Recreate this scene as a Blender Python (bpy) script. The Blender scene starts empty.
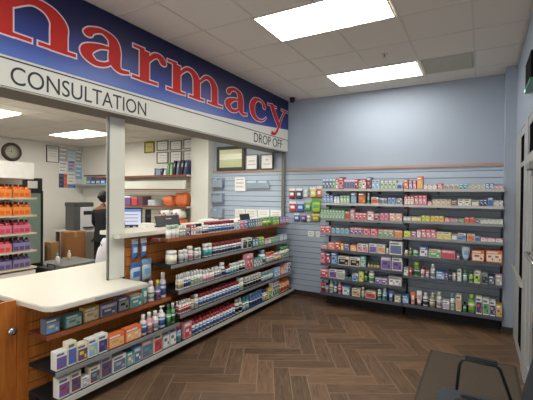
import bpy, bmesh, math, random
from mathutils import Vector, Matrix
random.seed(7)
PI = math.pi
COL = bpy.context.scene.collection

# ------------------------------------------------------------------ colours and materials
def lin(h):
    h = h.lstrip('#')
    o = []
    for i in (0, 2, 4):
        c = int(h[i:i+2], 16) / 255
        o.append(c / 12.92 if c <= .04045 else ((c + .055) / 1.055) ** 2.4)
    return (*o, 1)
_mats = {}
def mat(name, hexc, rough=.6, metal=0., var=.08, scale=12., spec=.5, emit=0., alpha=1., trans=0., coat=0.):
    if name in _mats: return _mats[name]
    m = bpy.data.materials.new(name); m.use_nodes = True; nt = m.node_tree
    b = nt.nodes['Principled BSDF']; c = lin(hexc)
    b.inputs['Roughness'].default_value = rough; b.inputs['Metallic'].default_value = metal
    b.inputs['Specular IOR Level'].default_value = spec
    b.inputs['Transmission Weight'].default_value = trans
    b.inputs['Alpha'].default_value = alpha; b.inputs['Coat Weight'].default_value = coat
    n = nt.nodes.new('ShaderNodeTexNoise'); n.inputs['Scale'].default_value = scale; n.inputs['Detail'].default_value = 3
    tc = nt.nodes.new('ShaderNodeTexCoord'); nt.links.new(tc.outputs['Object'], n.inputs['Vector'])
    mx = nt.nodes.new('ShaderNodeMix'); mx.data_type = 'RGBA'
    mx.inputs[6].default_value = tuple(v * (1 - var) for v in c[:3]) + (1,)
    mx.inputs[7].default_value = tuple(min(1, v * (1 + var)) for v in c[:3]) + (1,)
    nt.links.new(n.outputs['Fac'], mx.inputs[0]); nt.links.new(mx.outputs[2], b.inputs['Base Color'])
    if emit:
        b.inputs['Emission Color'].default_value = c; b.inputs['Emission Strength'].default_value = emit
    _mats[name] = m
    return m
def wood(name, c1, c2, rough=.45, scale=3., stretch=(1, 1, 12), spec=.4):
    if name in _mats: return _mats[name]
    m = bpy.data.materials.new(name); m.use_nodes = True; nt = m.node_tree; b = nt.nodes['Principled BSDF']
    tc = nt.nodes.new('ShaderNodeTexCoord'); mp = nt.nodes.new('ShaderNodeMapping'); mp.inputs['Scale'].default_value = stretch
    n = nt.nodes.new('ShaderNodeTexNoise'); n.inputs['Scale'].default_value = scale; n.inputs['Detail'].default_value = 5
    n.inputs['Distortion'].default_value = 1.2
    r = nt.nodes.new('ShaderNodeValToRGB'); r.color_ramp.elements[0].position = .3; r.color_ramp.elements[1].position = .7
    r.color_ramp.elements[0].color = lin(c1); r.color_ramp.elements[1].color = lin(c2)
    nt.links.new(tc.outputs['Object'], mp.inputs[0]); nt.links.new(mp.outputs[0], n.inputs['Vector'])
    nt.links.new(n.outputs['Fac'], r.inputs[0]); nt.links.new(r.outputs[0], b.inputs['Base Color'])
    b.inputs['Roughness'].default_value = rough; b.inputs['Specular IOR Level'].default_value = spec
    _mats[name] = m
    return m

PAL = dict(white='e9e9e6', cream='e6dfc6', black='1c1c20', grey='a9abac', slate='54627a', navy='1f2c5c', blue='2f5fb0',
           lblue='7fb0dc', ice='b9d3e2', dblue='24407e', teal='3d9a9c', greyg='97a89a', paleg='bcd3b6', green='54a552',
           dgreen='1e5c38', lime='a6cf3c', yellow='e8d348', gold='c9a348', orange='e2672a', peach='f0b078', tan='c9a97c',
           brown='6f4426', red='c63440', dred='8c1d28', pink='df8f9f', magenta='b83a78', mauve='b49aa4', lav='b3a9cf',
           purple='6a4690', plum='5a3350', olive='8a8a4c')
def pm(c):
    v = PAL[c]      # printed card and plastic are a little paler than the pure ink
    q = ''.join('%02x' % int(int(v[i:i+2], 16)*.84 + 208*.16) for i in (0, 2, 4)) if c not in ('white', 'black', 'cream') else v
    return mat('printed ' + c, q, rough=.42, var=.07, scale=30)

# ------------------------------------------------------------------ mesh building
class MB:
    def __init__(s): s.bm = bmesh.new(); s.mi = 0
    def m(s, i): s.mi = i; return s
    def _f(s, vs):
        try: f = s.bm.faces.new(vs)
        except ValueError: return
        f.material_index = s.mi; return f
    def box(s, x0, x1, y0, y1, z0, z1, bev=0.):
        t = bmesh.new()
        v = [t.verts.new((x, y, z)) for x in (x0, x1) for y in (y0, y1) for z in (z0, z1)]
        for q in ((0,1,3,2),(4,6,7,5),(0,4,5,1),(2,3,7,6),(0,2,6,4),(1,5,7,3)): t.faces.new([v[i] for i in q])
        if bev: bmesh.ops.bevel(t, geom=t.edges[:], offset=bev, segments=2, affect='EDGES')
        s.add(t); return s
    def add(s, t, M=None):
        bmesh.ops.recalc_face_normals(t, faces=t.faces[:])
        mp = {}
        for v in t.verts: mp[v.index if False else v] = s.bm.verts.new(M @ v.co if M else v.co)
        for f in t.faces:
            g = s.bm.faces.new([mp[v] for v in f.verts]); g.material_index = s.mi; g.smooth = f.smooth
        t.free(); return s
    def lathe(s, prof, cx=0, cy=0, cz=0, seg=14, sy=1., smooth=True, axis='z', caps=True):
        t = bmesh.new(); rings = []
        for r, z in prof:
            if r < 1e-6: rings.append([t.verts.new((0, 0, z))])
            else: rings.append([t.verts.new((r*math.cos(2*PI*k/seg), r*sy*math.sin(2*PI*k/seg), z)) for k in range(seg)])
        for a, b in zip(rings, rings[1:]):
            for k in range(seg):
                k2 = (k+1) % seg
                vs = [a[k % len(a)], a[k2 % len(a)], b[k2 % len(b)], b[k % len(b)]]
                u = []
                for v in vs:
                    if v not in u: u.append(v)
                if len(u) > 2:
                    f = t.faces.new(u); f.smooth = smooth
        for r in (rings[0], rings[-1]):
            if caps and len(r) > 2: t.faces.new(r)
        R = Matrix.Translation((cx, cy, cz))
        if axis == 'y': R = R @ Matrix.Rotation(PI/2, 4, 'X')
        if axis == 'x': R = R @ Matrix.Rotation(PI/2, 4, 'Y')
        s.add(t, R); return s
    def tube(s, pts, r, seg=8):
        pts = [Vector(p) for p in pts]; t = bmesh.new(); rings = []; up = Vector((0, 0, 1))
        for i, p in enumerate(pts):
            d = (pts[min(i+1, len(pts)-1)] - pts[max(i-1, 0)]).normalized()
            a = d.cross(up)
            if a.length < .1: a = d.cross(Vector((0, 1, 0)))
            a.normalize(); b = d.cross(a)
            if i and (rings[-1][0].co - (p + a*r)).length > (rings[-1][0].co - (p - a*r)).length and False: a = -a
            rr = r[i] if isinstance(r, (list, tuple)) else r
            rings.append([t.verts.new(p + a*rr*math.cos(2*PI*k/seg) + b*rr*math.sin(2*PI*k/seg)) for k in range(seg)])
        for a, b in zip(rings, rings[1:]):
            # match the ring rotation
            best = min(range(seg), key=lambda o: sum((a[k].co - b[(k+o) % seg].co).length for k in range(seg)))
            bb = [b[(k+best) % seg] for k in range(seg)]
            for k in range(seg):
                f = t.faces.new([a[k], a[(k+1) % seg], bb[(k+1) % seg], bb[k]]); f.smooth = True
        t.faces.new(rings[0]); t.faces.new(rings[-1])
        s.add(t); return s
    def prism(s, poly, z0, z1, bev=0.):
        t = bmesh.new(); f = t.faces.new([t.verts.new((x, y, z0)) for x, y in poly])
        r = bmesh.ops.extrude_face_region(t, geom=[f])
        bmesh.ops.translate(t, verts=[v for v in r['geom'] if isinstance(v, bmesh.types.BMVert)], vec=(0, 0, z1-z0))
        bmesh.ops.recalc_face_normals(t, faces=t.faces[:])
        if bev: bmesh.ops.bevel(t, geom=[e for e in t.edges if abs(e.verts[0].co.z - e.verts[1].co.z) < 1e-6], offset=bev, segments=3, affect='EDGES')
        s.add(t); return s
    def mesh(s, name, mats):
        me = bpy.data.meshes.new(name); s.bm.to_mesh(me); s.bm.free()
        for m in (mats if isinstance(mats, (list, tuple)) else [mats]): me.materials.append(m)
        return me
    def build(s, name, mats, parent=None, loc=None):
        return link(name, s.mesh(name, mats), parent, loc)
def link(name, me, parent=None, loc=None):
    o = bpy.data.objects.new(name, me); COL.objects.link(o)
    if parent: o.parent = parent
    if loc: o.location = loc
    return o
def tag(o, label, cat, group=None, kind=None):
    o['label'] = label; o['category'] = cat
    if group: o['group'] = group
    if kind: o['kind'] = kind
    return o
def struct(o): o['kind'] = 'structure'; return o
def thing(name, label, cat, loc=(0, 0, 0), rz=0., group=None):
    o = bpy.data.objects.new(name, None); COL.objects.link(o); o.location = loc; o.rotation_euler = (0, 0, rz)
    o.empty_display_size = .05
    return tag(o, label, cat, group)
def dup(root, loc, rz=None):
    r = root.copy(); COL.objects.link(r); r.location = loc
    if rz is not None: r.rotation_euler = (0, 0, rz)
    for ch in root.children:
        c = ch.copy(); COL.objects.link(c); c.parent = r
        for g in ch.children:
            d = g.copy(); COL.objects.link(d); d.parent = c
    return r
def arc(cx, cy, r, a0, a1, n=6):
    return [(cx + r*math.cos(math.radians(a0 + (a1-a0)*i/n)), cy + r*math.sin(math.radians(a0 + (a1-a0)*i/n))) for i in range(n+1)]

# ------------------------------------------------------------------ room dimensions
CE = 3.448          # shop ceiling
YW = 6.075          # back wall
XR = .38            # right wall
XL = -8.93          # far left wall of the dispensary
XS = -3.02          # sign face
YF = -2.5           # front wall behind the viewer
PC = 2.96           # dispensary ceiling

m_blue = mat('blue grey paint', '98a5b6', rough=.6, var=.02, scale=3)
m_white_wall = mat('dispensary paint', 'dedcd4', rough=.7, var=.02, scale=3)
m_col = mat('white column paint', 'd7d9cf', rough=.6, var=.02)
m_slat = mat('pale blue slat board', 'a9b8c9', rough=.45, var=.03, scale=4)
m_groove = mat('slat groove', '56657a', rough=.7, var=.03)
m_tile = mat('ceiling tile', 'e2dcd2', rough=.95, var=.03, scale=60, spec=.1)
m_tbar = mat('ceiling grid bar', 'd4cec5', rough=.6, var=.02)
m_lamp = mat('lamp diffuser', 'fffaf0', emit=15)
m_lampframe = mat('lamp frame', 'c9c6c0', rough=.5)
m_alu = mat('brushed aluminium', 'a9abac', rough=.5, metal=.2, var=.015, scale=2)
m_cherryrail = wood('reddish brown shelf front', '8a4c2e', 'a5633e', stretch=(8, 1, 8))
m_dglass = mat('dark door glass', '131416', rough=.8, var=.02, spec=0.)
m_gglass = mat('grey door glass', '7d8283', rough=.12, var=.02, spec=.5)
m_base = mat('dark brown baseboard', '33261f', rough=.6)
m_laminate = mat('cream laminate', 'd3d0c4', rough=.35, var=.015, scale=5)
m_oak = wood('orange oak', 'a05a22', 'c27c3a', stretch=(1, 12, 1) )
m_oakv = wood('orange oak upright', '98521c', 'b8702e', stretch=(6, 6, .8))
m_cherry = wood('reddish brown board', '5f2f1e', '7d452d', stretch=(8, 1, 8))
m_darkwood = wood('dark brown board', '2e1d16', '42291e', stretch=(8, 1, 8))
m_rail = mat('grey price rail', '8b8e90', rough=.4, metal=.1, var=.04)
m_railw = mat('white price rail', 'bfc0bc', rough=.4, var=.04)
m_raild = mat('dark price rail', '4d535c', rough=.45, var=.05)
m_steel = mat('dark slate steel', '7b8998', rough=.5, var=.04)
m_black = mat('black plastic', '15161a', rough=.4)
m_blackm = mat('matt black board', '16161a', rough=.75)
m_paper = mat('white paper', 'e6e6e2', rough=.8, var=.03)
m_chrome = mat('satin steel', 'b9b9b9', rough=.25, metal=.9, var=.02)

# ------------------------------------------------------------------ floor: herringbone planks, turned against the room
def herringbone():
    W, L, G = .1617, .6468, .0055
    ang = .5187; ca, sa = math.cos(ang), math.sin(ang)
    a0, b0 = .245, 4.065 - .245       # one joint top, in the turned frame
    bm = bmesh.new(); cl = bm.loops.layers.float_color.new('plank'); uv = bm.loops.layers.uv.new('UVMap')
    def quad(x0, x1, y0, y1, horiz):
        cxm, cym = (x0+x1)/2, (y0+y1)/2
        X, Y = cxm*ca - cym*sa, cxm*sa + cym*ca
        if not (-3.4 < X < 1.0 and YF-.6 < Y < YW+.6): return
        g = G/2; rv = random.random(); rv2 = random.random(); ps = [(x0+g, y0+g), (x1-g, y0+g), (x1-g, y1-g), (x0+g, y1-g)]
        f = bm.faces.new([bm.verts.new((x*ca - y*sa, x*sa + y*ca, 0)) for x, y in ps]); f.material_index = 0
        for l, (x, y) in zip(f.loops, ps):
            l[cl] = (rv, rv2, 0, 1)
            u, v = (x-x0, y-y0) if horiz else (y-y0, x-x0)
            l[uv].uv = (u + rv*7, v + rv2*5)
    for m in range(-14, 14):
        for k in range(-60, 60):
            # joint of V(k-1)/V(k) lies at a = kW + a0 with top of V(k-1) at b
            x = a0 + k*W + m*L; t = b0 - k*W + m*L      # top of V(k-1) = t ; V(k) top = t - W
            quad(x, x+W, t-W-L, t-W, False)
            quad(x, x+L, t-W, t, True)
    # grout bed just beneath
    f = bm.faces.new([bm.verts.new(p) for p in ((-3.35, YF, -.0015), (1, YF, -.0015), (1, YW, -.0015), (-3.35, YW, -.0015))]); f.material_index = 1
    for co, no in (((-3.35, 0, 0), (-1, 0, 0)), ((.42, 0, 0), (1, 0, 0)), ((0, YW, 0), (0, 1, 0)), ((0, YF, 0), (0, -1, 0))):
        bmesh.ops.bisect_plane(bm, geom=bm.verts[:]+bm.edges[:]+bm.faces[:], plane_co=co, plane_no=no, clear_outer=True)
    me = bpy.data.meshes.new('floor'); bm.to_mesh(me); bm.free()
    m = bpy.data.materials.new('wood look plank tile'); m.use_nodes = True; nt = m.node_tree; b = nt.nodes['Principled BSDF']
    at = nt.nodes.new('ShaderNodeVertexColor'); at.layer_name = 'plank'
    sp = nt.nodes.new('ShaderNodeSeparateColor'); nt.links.new(at.outputs[0], sp.inputs[0])
    r = nt.nodes.new('ShaderNodeValToRGB'); e = r.color_ramp.elements
    e[0].color = lin('5e4a38'); e[0].position = 0; e[1].color = lin('7a6049'); e[1].position = 1
    x = e.new(.35); x.color = lin('66513f'); x = e.new(.7); x.color = lin('705845')
    nt.links.new(sp.outputs[0], r.inputs[0])
    u = nt.nodes.new('ShaderNodeUVMap'); mp = nt.nodes.new('ShaderNodeMapping'); mp.inputs['Scale'].default_value = (2.2, 22, 1)
    n = nt.nodes.new('ShaderNodeTexNoise'); n.inputs['Scale'].default_value = 2.2; n.inputs['Detail'].default_value = 6; n.inputs['Distortion'].default_value = .8
    nt.links.new(u.outputs[0], mp.inputs[0]); nt.links.new(mp.outputs[0], n.inputs['Vector'])
    g = nt.nodes.new('ShaderNodeValToRGB'); g.color_ramp.elements[0].color = (.62, .62, .64, 1); g.color_ramp.elements[1].color = (1.25, 1.22, 1.18, 1)
    g.color_ramp.elements[0].position = .3; g.color_ramp.elements[1].position = .72
    nt.links.new(n.outputs['Fac'], g.inputs[0])
    mx = nt.nodes.new('ShaderNodeMix'); mx.data_type = 'RGBA'; mx.blend_type = 'MULTIPLY'; mx.inputs[0].default_value = 1
    nt.links.new(r.outputs[0], mx.inputs[6]); nt.links.new(g.outputs[0], mx.inputs[7]); nt.links.new(mx.outputs[2], b.inputs['Base Color'])
    b.inputs['Roughness'].default_value = .42; b.inputs['Specular IOR Level'].default_value = .35
    me.materials.append(m); me.materials.append(mat('grout', '9d8770', rough=.9))
    struct(link('floor', me))
herringbone()
b = MB(); b.box(XL, -3.36, YF, YW, -.03, -.0005); struct(b.build('floor_dispensary', mat('grey vinyl', '77756f', rough=.5)))

# ------------------------------------------------------------------ ceilings
b = MB(); b.box(-3.36, .48, YF, YW, CE, CE+.05)
b.m(1)
gx = [-.09 - .603*k for k in range(5)] + [.36]
gy = [3.045 + .64*k for k in range(-9, 5)]
for x in gx: b.box(x-.01, x+.01, YF, YW, CE-.004, CE)
for y in gy: b.box(-3.02, XR, y-.01, y+.01, CE-.004, CE)
struct(b.build('ceiling', [m_tile, m_tbar]))
b = MB(); b.box(XL, -3.36, YF, YW, PC, PC+.05); b.m(1)
for k in range(9): b.box(XL+.9+.6*k-.01, XL+.9+.6*k+.01, YF, YW, PC-.004, PC)
for k in range(14): b.box(XL, -3.36, 5.62-.6*k-.01, 5.62-.6*k+.01, PC-.004, PC)
struct(b.build('ceiling_dispensary', [m_tile, m_tbar]))

# ------------------------------------------------------------------ walls
b = MB(); b.box(XL-.1, -4.9, YW, YW+.1, 0, PC+.05); struct(b.build('wall_back_dispensary', m_white_wall))
b = MB(); b.box(-4.9, .48, YW, YW+.1, 0, CE+.05); struct(b.build('wall_back', m_blue))
b = MB(); b.box(XL-.1, XL, YF, YW, 0, PC+.05); struct(b.build('wall_left', m_white_wall))
b = MB(); b.box(XL-.1, -2.9, YF-.1, YF, 0, CE+.05); b.box(.2, .48, YF-.1, YF, 0, CE+.05); b.box(-2.9, .2, YF-.1, YF, 0, .3); b.box(-2.9, .2, YF-.1, YF, 2.7, CE+.05); struct(b.build('wall_front', m_white_wall))  # opening added behind the viewer so daylight brightens the ceiling
b = MB()
for x in (-2.9, -1.38, .15): b.box(x, x+.05, YF-.08, YF-.02, .3, 2.7)
b.box(-2.85, .15, YF-.08, YF-.02, .3, .35); b.box(-2.85, .15, YF-.08, YF-.02, 2.65, 2.7); struct(b.build('added_window_1', m_alu))  # frame of the added, unseen window that lets the world light in
b = MB(); b.box(XR, .48, YF, 2.4, 0, CE); b.box(XR, .48, 2.4, 5.75, 2.52, CE); struct(b.build('wall_right', m_blue))
b = MB(); b.box(.262, .48, 5.75, YW, 0, CE); struct(b.build('wall_right_return', m_blue))
b = MB(); b.box(-5.13, -4.69, 5.88, YW-.001, 0, PC); struct(b.build('wall_partition', m_col))
b = MB(); b.box(-3.36, XS-.03, YF, YW, 2.53, CE)
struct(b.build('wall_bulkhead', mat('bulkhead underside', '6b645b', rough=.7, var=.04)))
# slat board on the back wall: proud slats over a dark groove
b = MB(); z = .09
b.m(1).box(-4.688, .262, YW-.010, YW-.0005, .08, 2.19); b.m(0)
while z < 2.18:
    b.box(-4.688, .262, YW-.022, YW-.010, z, min(z+.088, 2.19)); z += .0975
struct(b.build('wall_back_slats', [m_slat, m_groove]))
b = MB(); b.box(-4.688, .262, YW-.045, YW-.0005, 2.19, 2.235, .006); struct(b.build('trim_1', mat('rosy brown trim', 'a88d80', rough=.5)))
b = MB(); b.box(-3.0, .262, YW-.034, YW-.0225, 0, .085); b.box(.25, XR, 5.738, 5.75, 0, .085); struct(b.build('baseboard_back', m_base))

# ------------------------------------------------------------------ storefront on the right wall
d = struct(thing('door_1', 'grey metal storefront door set', 'door')); 
for k in ('label', 'category'): del d[k]
b = MB(); b.box(.382, .46, 5.12, 5.75, 0, 2.52); b.box(.375, .46, 4.30, 4.62, 0, 2.52); b.box(.385, .46, 2.4, 5.75, 2.44, 2.52)
b.box(.372, .46, 2.4, 4.30, 2.08, 2.16); b.box(.385, .46, 4.62, 5.12, 0, .12); b.box(.385, .46, 2.4, 2.6, 0, 2.08); b.box(.385, .46, 4.62, 5.12, 2.10, 2.15)
b.build('door_frame', m_alu, d)
b = MB(); b.box(.388, .398, 4.62, 5.12, .12, 2.44); b.build('side_pane', m_dglass, d)
b = MB(); b.box(.39, .40, 2.4, 4.30, 2.16, 2.44); b.build('transom_pane', m_dglass, d)
b = MB(); b.box(.352, .384, 4.56, 5.74, .85, .90, .005); b.build('push_rail', mat('pale metal rail', 'b7b8b4', rough=.4, metal=.3), d)
b = MB(); b.box(.385, .43, 4.15, 4.29, .01, 2.07); b.box(.385, .43, 2.61, 2.75, .01, 2.07); b.box(.385, .43, 2.75, 4.15, 1.97, 2.07)
b.box(.385, .43, 2.75, 4.15, .01, .22)
lf = b.build('door_leaf', m_alu, d)
b = MB(); b.box(.402, .412, 2.75, 4.15, .22, 1.97); b.build('pane', m_gglass, lf)
b = MB(); b.tube([(.385, 4.02, 1.27), (.345, 4.02, 1.27), (.345, 3.2, 1.27), (.385, 3.2, 1.27)], .014); b.build('door_handle', m_chrome, lf)
b = MB(); b.box(.34, .384, 3.75, 4.05, 2.0, 2.06, .005); b.build('door_closer', mat('closer grey', '8a8c8c', metal=.4), lf)

# black sign box high on the right wall
t = thing('wall_sign', 'black box sign high on the right wall above the storefront door', 'sign', (XR, 3.98, 2.71))
b = MB(); b.box(-.045, -.001, -.26, .17, .03, .255, .004); b.build('case', mat('matt black case', '0c0c0e', rough=.9, spec=.1), t)
b = MB(); b.box(-.04, -.012, .17, .178, .04, .24); b.build('edge_light', mat('red edge glow', 'e0526a', emit=.8), t)
b = MB(); b.box(-.05, -.002, -.26, .19, 0, .03); lg = b.build('light_bar', mat('green strip', '1c6a48', rough=.3), t)
b = MB(); b.box(-.052, -.049, .12, .16, .006, .024); b.build('indicator', mat('green lamp', 'b8ffd8', emit=2.5), lg)

# ------------------------------------------------------------------ ceiling fixtures
lightproto = None
def troffer(x0, x1, y0, y1, z, label, group):
    global lightproto
    if lightproto is None:
        t = thing('ceiling_light', label, 'ceiling light', (x0, y0, z), 0, group)
        w, d = 1.19, .60
        b = MB(); b.box(0, w, 0, .012, -.012, 0); b.box(0, w, d-.012, d, -.012, 0); b.box(0, .012, .012, d-.012, -.012, 0); b.box(w-.012, w, .012, d-.012, -.012, 0)
        b.build('frame', m_lampframe, t)
        b = MB(); b.box(.012, w-.012, .012, d-.012, -.010, -.002); b.build('diffuser', m_lamp, t)
        lightproto = t; return t
    t = dup(lightproto, (x0, y0, z)); t['label'] = label; t['group'] = group; return t
troffer(-1.905, -.715, 3.045, 3.65, CE-.004, 'large bright rectangular ceiling light nearest the viewer in the shop', 'shop ceiling lights')
troffer(-1.905, -.715, 4.97, 5.57, CE-.004, 'bright rectangular ceiling light beside the grey ceiling vent', 'shop ceiling lights')
troffer(-1.905, -.715, 1.12, 1.72, CE-.004, 'rectangular ceiling light above the viewer', 'shop ceiling lights')  # unseen fixture added to brighten the shop
troffer(-1.905, -.715, -.8, -.2, CE-.004, 'rectangular ceiling light behind the viewer', 'shop ceiling lights')  # also added out of view, for more light in the shop
troffer(-7.65, 0, 4.43, 0, PC-.004, 'bright ceiling light in the dispensary left of the white post', 'dispensary ceiling lights')
troffer(-4.6, 0, 4.43, 0, PC-.004, 'dispensary ceiling light hidden behind the sign', 'dispensary ceiling lights')  # added for dispensary brightness; the sign hides it
troffer(-7.2, 0, 2.5, 0, PC-.004, 'ceiling light above the clock at the left edge of the photo', 'dispensary ceiling lights')
troffer(-5.4, 0, .6, 0, PC-.004, 'dispensary ceiling light out of view to the left', 'dispensary ceiling lights')  # added outside the view to raise the dispensary light level
troffer(-5.5, 0, 1.6, 0, PC-.004, 'dispensary ceiling light behind the long sign', 'dispensary ceiling lights')  # added, unseen, to light the drink rack header
troffer(-7.2, 0, .6, 0, PC-.004, 'dispensary ceiling light out of view at the far left', 'dispensary ceiling lights')  # extra dispensary light, added beyond the view
t = thing('ceiling_vent', 'square grey ceiling vent beside the far bright ceiling light', 'vent', (-.675, 4.975, CE-.004))
b = MB(); b.box(0, .57, 0, .58, -.008, 0); b.build('backing', mat('vent grey', 'b3b3a6', rough=.7), t)
b = MB()
for k in range(13): b.box(.02, .55, .03+.042*k, .045+.042*k, -.014, -.008)
b.build('grille', mat('vent blades', 'bcbcb0', rough=.6), t)
t = thing('security_camera', 'small black dome camera on the ceiling at the end of the sign', 'camera', (-2.85, 5.86, CE-.004))
b = MB(); b.lathe([(.045, -.03), (.05, 0)]); b.build('mount', m_black, t)
b = MB(); b.lathe([(0, -.085), (.025, -.08), (.04, -.06), (.045, -.03)]); b.build('dome', m_black, t)
t = thing('sprinkler', 'tiny white sprinkler head between the two ceiling lights', 'sprinkler', (-1.02, 4.57, CE-.0001))
b = MB(); b.lathe([(.035, -.008), (.04, 0)]); b.build('plate', m_lampframe, t)
b = MB(); b.lathe([(.018, -.04), (.006, -.035), (.008, -.008)]); b.build('nozzle', m_chrome, t)

# ------------------------------------------------------------------ the long sign over the counter
def gradient_blue():
    m = bpy.data.materials.new('printed blue sign face'); m.use_nodes = True; nt = m.node_tree; b = nt.nodes['Principled BSDF']
    tc = nt.nodes.new('ShaderNodeTexCoord'); sx = nt.nodes.new('ShaderNodeSeparateXYZ'); nt.links.new(tc.outputs['Object'], sx.inputs[0])
    mr = nt.nodes.new('ShaderNodeMapRange'); mr.inputs[1].default_value = 2.76; mr.inputs[2].default_value = 3.2
    nt.links.new(sx.outputs[2], mr.inputs[0])
    r = nt.nodes.new('ShaderNodeValToRGB'); e = r.color_ramp.elements
    e[0].color = lin('5470bc'); e[1].color = lin('161c4a'); x = e.new(.4); x.color = lin('2b3f8c')
    nt.links.new(mr.outputs[0], r.inputs[0]); nt.links.new(r.outputs[0], b.inputs['Base Color'])
    b.inputs['Roughness'].default_value = .4; b.inputs['Specular IOR Level'].default_value = .35
    return m
sg = thing('pharmacy_sign', 'long blue and white pharmacy sign with red letters over the counter', 'sign', (0, 0, 0))
Y0, Y1 = -.6, 6.05
m_signw = mat('sign white', 'cfd0ca', rough=.4, var=.02, scale=3)
b = MB(); b.box(XS-.03, XS-.004, Y0, Y1, 2.532, CE-.006); b.build('white_board', m_signw, sg)
def cr(pts, n=7):
    out = []
    P = [pts[0]] + list(pts) + [pts[-1]]
    for i in range(1, len(P)-2):
        for k in range(n):
            t = k/n; q = []
            for c in range(len(pts[0])):
                p0, p1, p2, p3 = P[i-1][c], P[i][c], P[i+1][c], P[i+2][c]
                q.append(.5*(2*p1 + (p2-p0)*t + (2*p0-5*p1+4*p2-p3)*t*t + (3*p1-p0-3*p2+p3)*t**3))
            out.append(tuple(q))
    out.append(tuple(pts[-1])); return out
low = cr([(Y0, 2.765), (1.4, 2.767), (2.6, 2.772), (3.6, 2.785), (4.7, 2.835), (6.05, 2.935)])
bm = bmesh.new()
f = [bm.verts.new((XS-.0035, y, z)) for y, z in low]; g = [bm.verts.new((XS-.0035, y, CE-.006)) for y, z in low]
for i in range(len(f)-1): bm.faces.new((f[i], f[i+1], g[i+1], g[i]))
ex = bmesh.ops.extrude_face_region(bm, geom=bm.faces[:])
bmesh.ops.translate(bm, verts=[v for v in ex['geom'] if isinstance(v, bmesh.types.BMVert)], vec=(.0035, 0, 0))
bmesh.ops.recalc_face_normals(bm, faces=bm.faces[:])
b = MB(); b.add(bm); b.build('blue_face', gradient_blue(), sg)
m_line = mat('sign line', '20222c', rough=.5)
b = MB(); b.box(XS-.004, XS-.001, Y0, Y1, 2.740, 2.750); b.box(XS-.004, XS-.001, Y0, Y1, 2.538, 2.542); b.build('border_line', m_line, sg)

H = .34; SQ = .77; ZB = 2.915
GL = {
 'h': (1.76, [[(.6, 1.7, .19), (.6, 0, .19)], [(.2, 1.72, .05), (.6, 1.7, .06)], [(.2, .05, .055), (1.02, .05, .055)],
       [(.72, .68, .07), (1.0, .93, .1), (1.28, .9, .15), (1.45, .68, .19), (1.46, .4, .19), (1.46, 0, .19)], [(1.12, .05, .055), (1.76, .05, .055)]]),
 'a': (1.14, [[(.2, .76, .12), (.27, .86, .1), (.48, .95, .08), (.7, .84, .14), (.76, .6, .17), (.76, .25, .17), (.88, .07, .09), (1.1, .1, .05)],
       [(.66, .58, .05), (.42, .52, .08), (.2, .36, .15), (.18, .2, .15), (.34, .06, .1), (.55, .1, .07), (.7, .24, .05)]]),
 'r': (.98, [[(.33, .93, .17), (.33, 0, .17)], [(.03, .95, .05), (.33, .95, .06)], [(.0, .05, .055), (.7, .05, .055)],
       [(.42, .66, .06), (.6, .9, .09), (.76, .92, .12), (.86, .8, .13)]]),
 'm': (2.13, [[(.33, .93, .17), (.33, 0, .17)], [(.03, .95, .05), (.33, .95, .06)], [(.0, .05, .055), (.62, .05, .055)],
       [(.42, .66, .05), (.66, .92, .08), (.88, .9, .13), (1.02, .7, .17), (1.04, .4, .17), (1.04, 0, .17)], [(.74, .05, .055), (1.34, .05, .055)],
       [(1.14, .66, .05), (1.38, .92, .08), (1.6, .9, .13), (1.74, .7, .17), (1.76, .4, .17), (1.76, 0, .17)], [(1.46, .05, .055), (2.12, .05, .055)]]),
 'c': (1.13, [[(.93, .72, .12), (.84, .88, .08), (.6, .96, .07), (.33, .84, .14), (.2, .5, .19), (.3, .18, .15), (.56, .04, .08), (.86, .09, .05), (1.06, .27, .04)]]),
 'y': (1.46, [[(.3, .92, .16), (.54, .5, .16), (.8, .08, .13)], [(1.22, .92, .06), (.98, .5, .065), (.78, .05, .075), (.62, -.26, .08), (.45, -.38, .09), (.27, -.34, .12)],
       [(.0, .95, .05), (.62, .95, .05)], [(.96, .95, .05), (1.46, .95, .05)]]),
 'P': (1.9, [[(.5, 1.65, .22), (.5, 0, .22)], [(.1, 1.68, .06), (.9, 1.68, .07), (1.35, 1.6, .12), (1.58, 1.25, .22), (1.35, .88, .13), (.9, .8, .07), (.6, .8, .06)],
       [(.1, .05, .06), (.95, .05, .06)]]),
}
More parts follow.
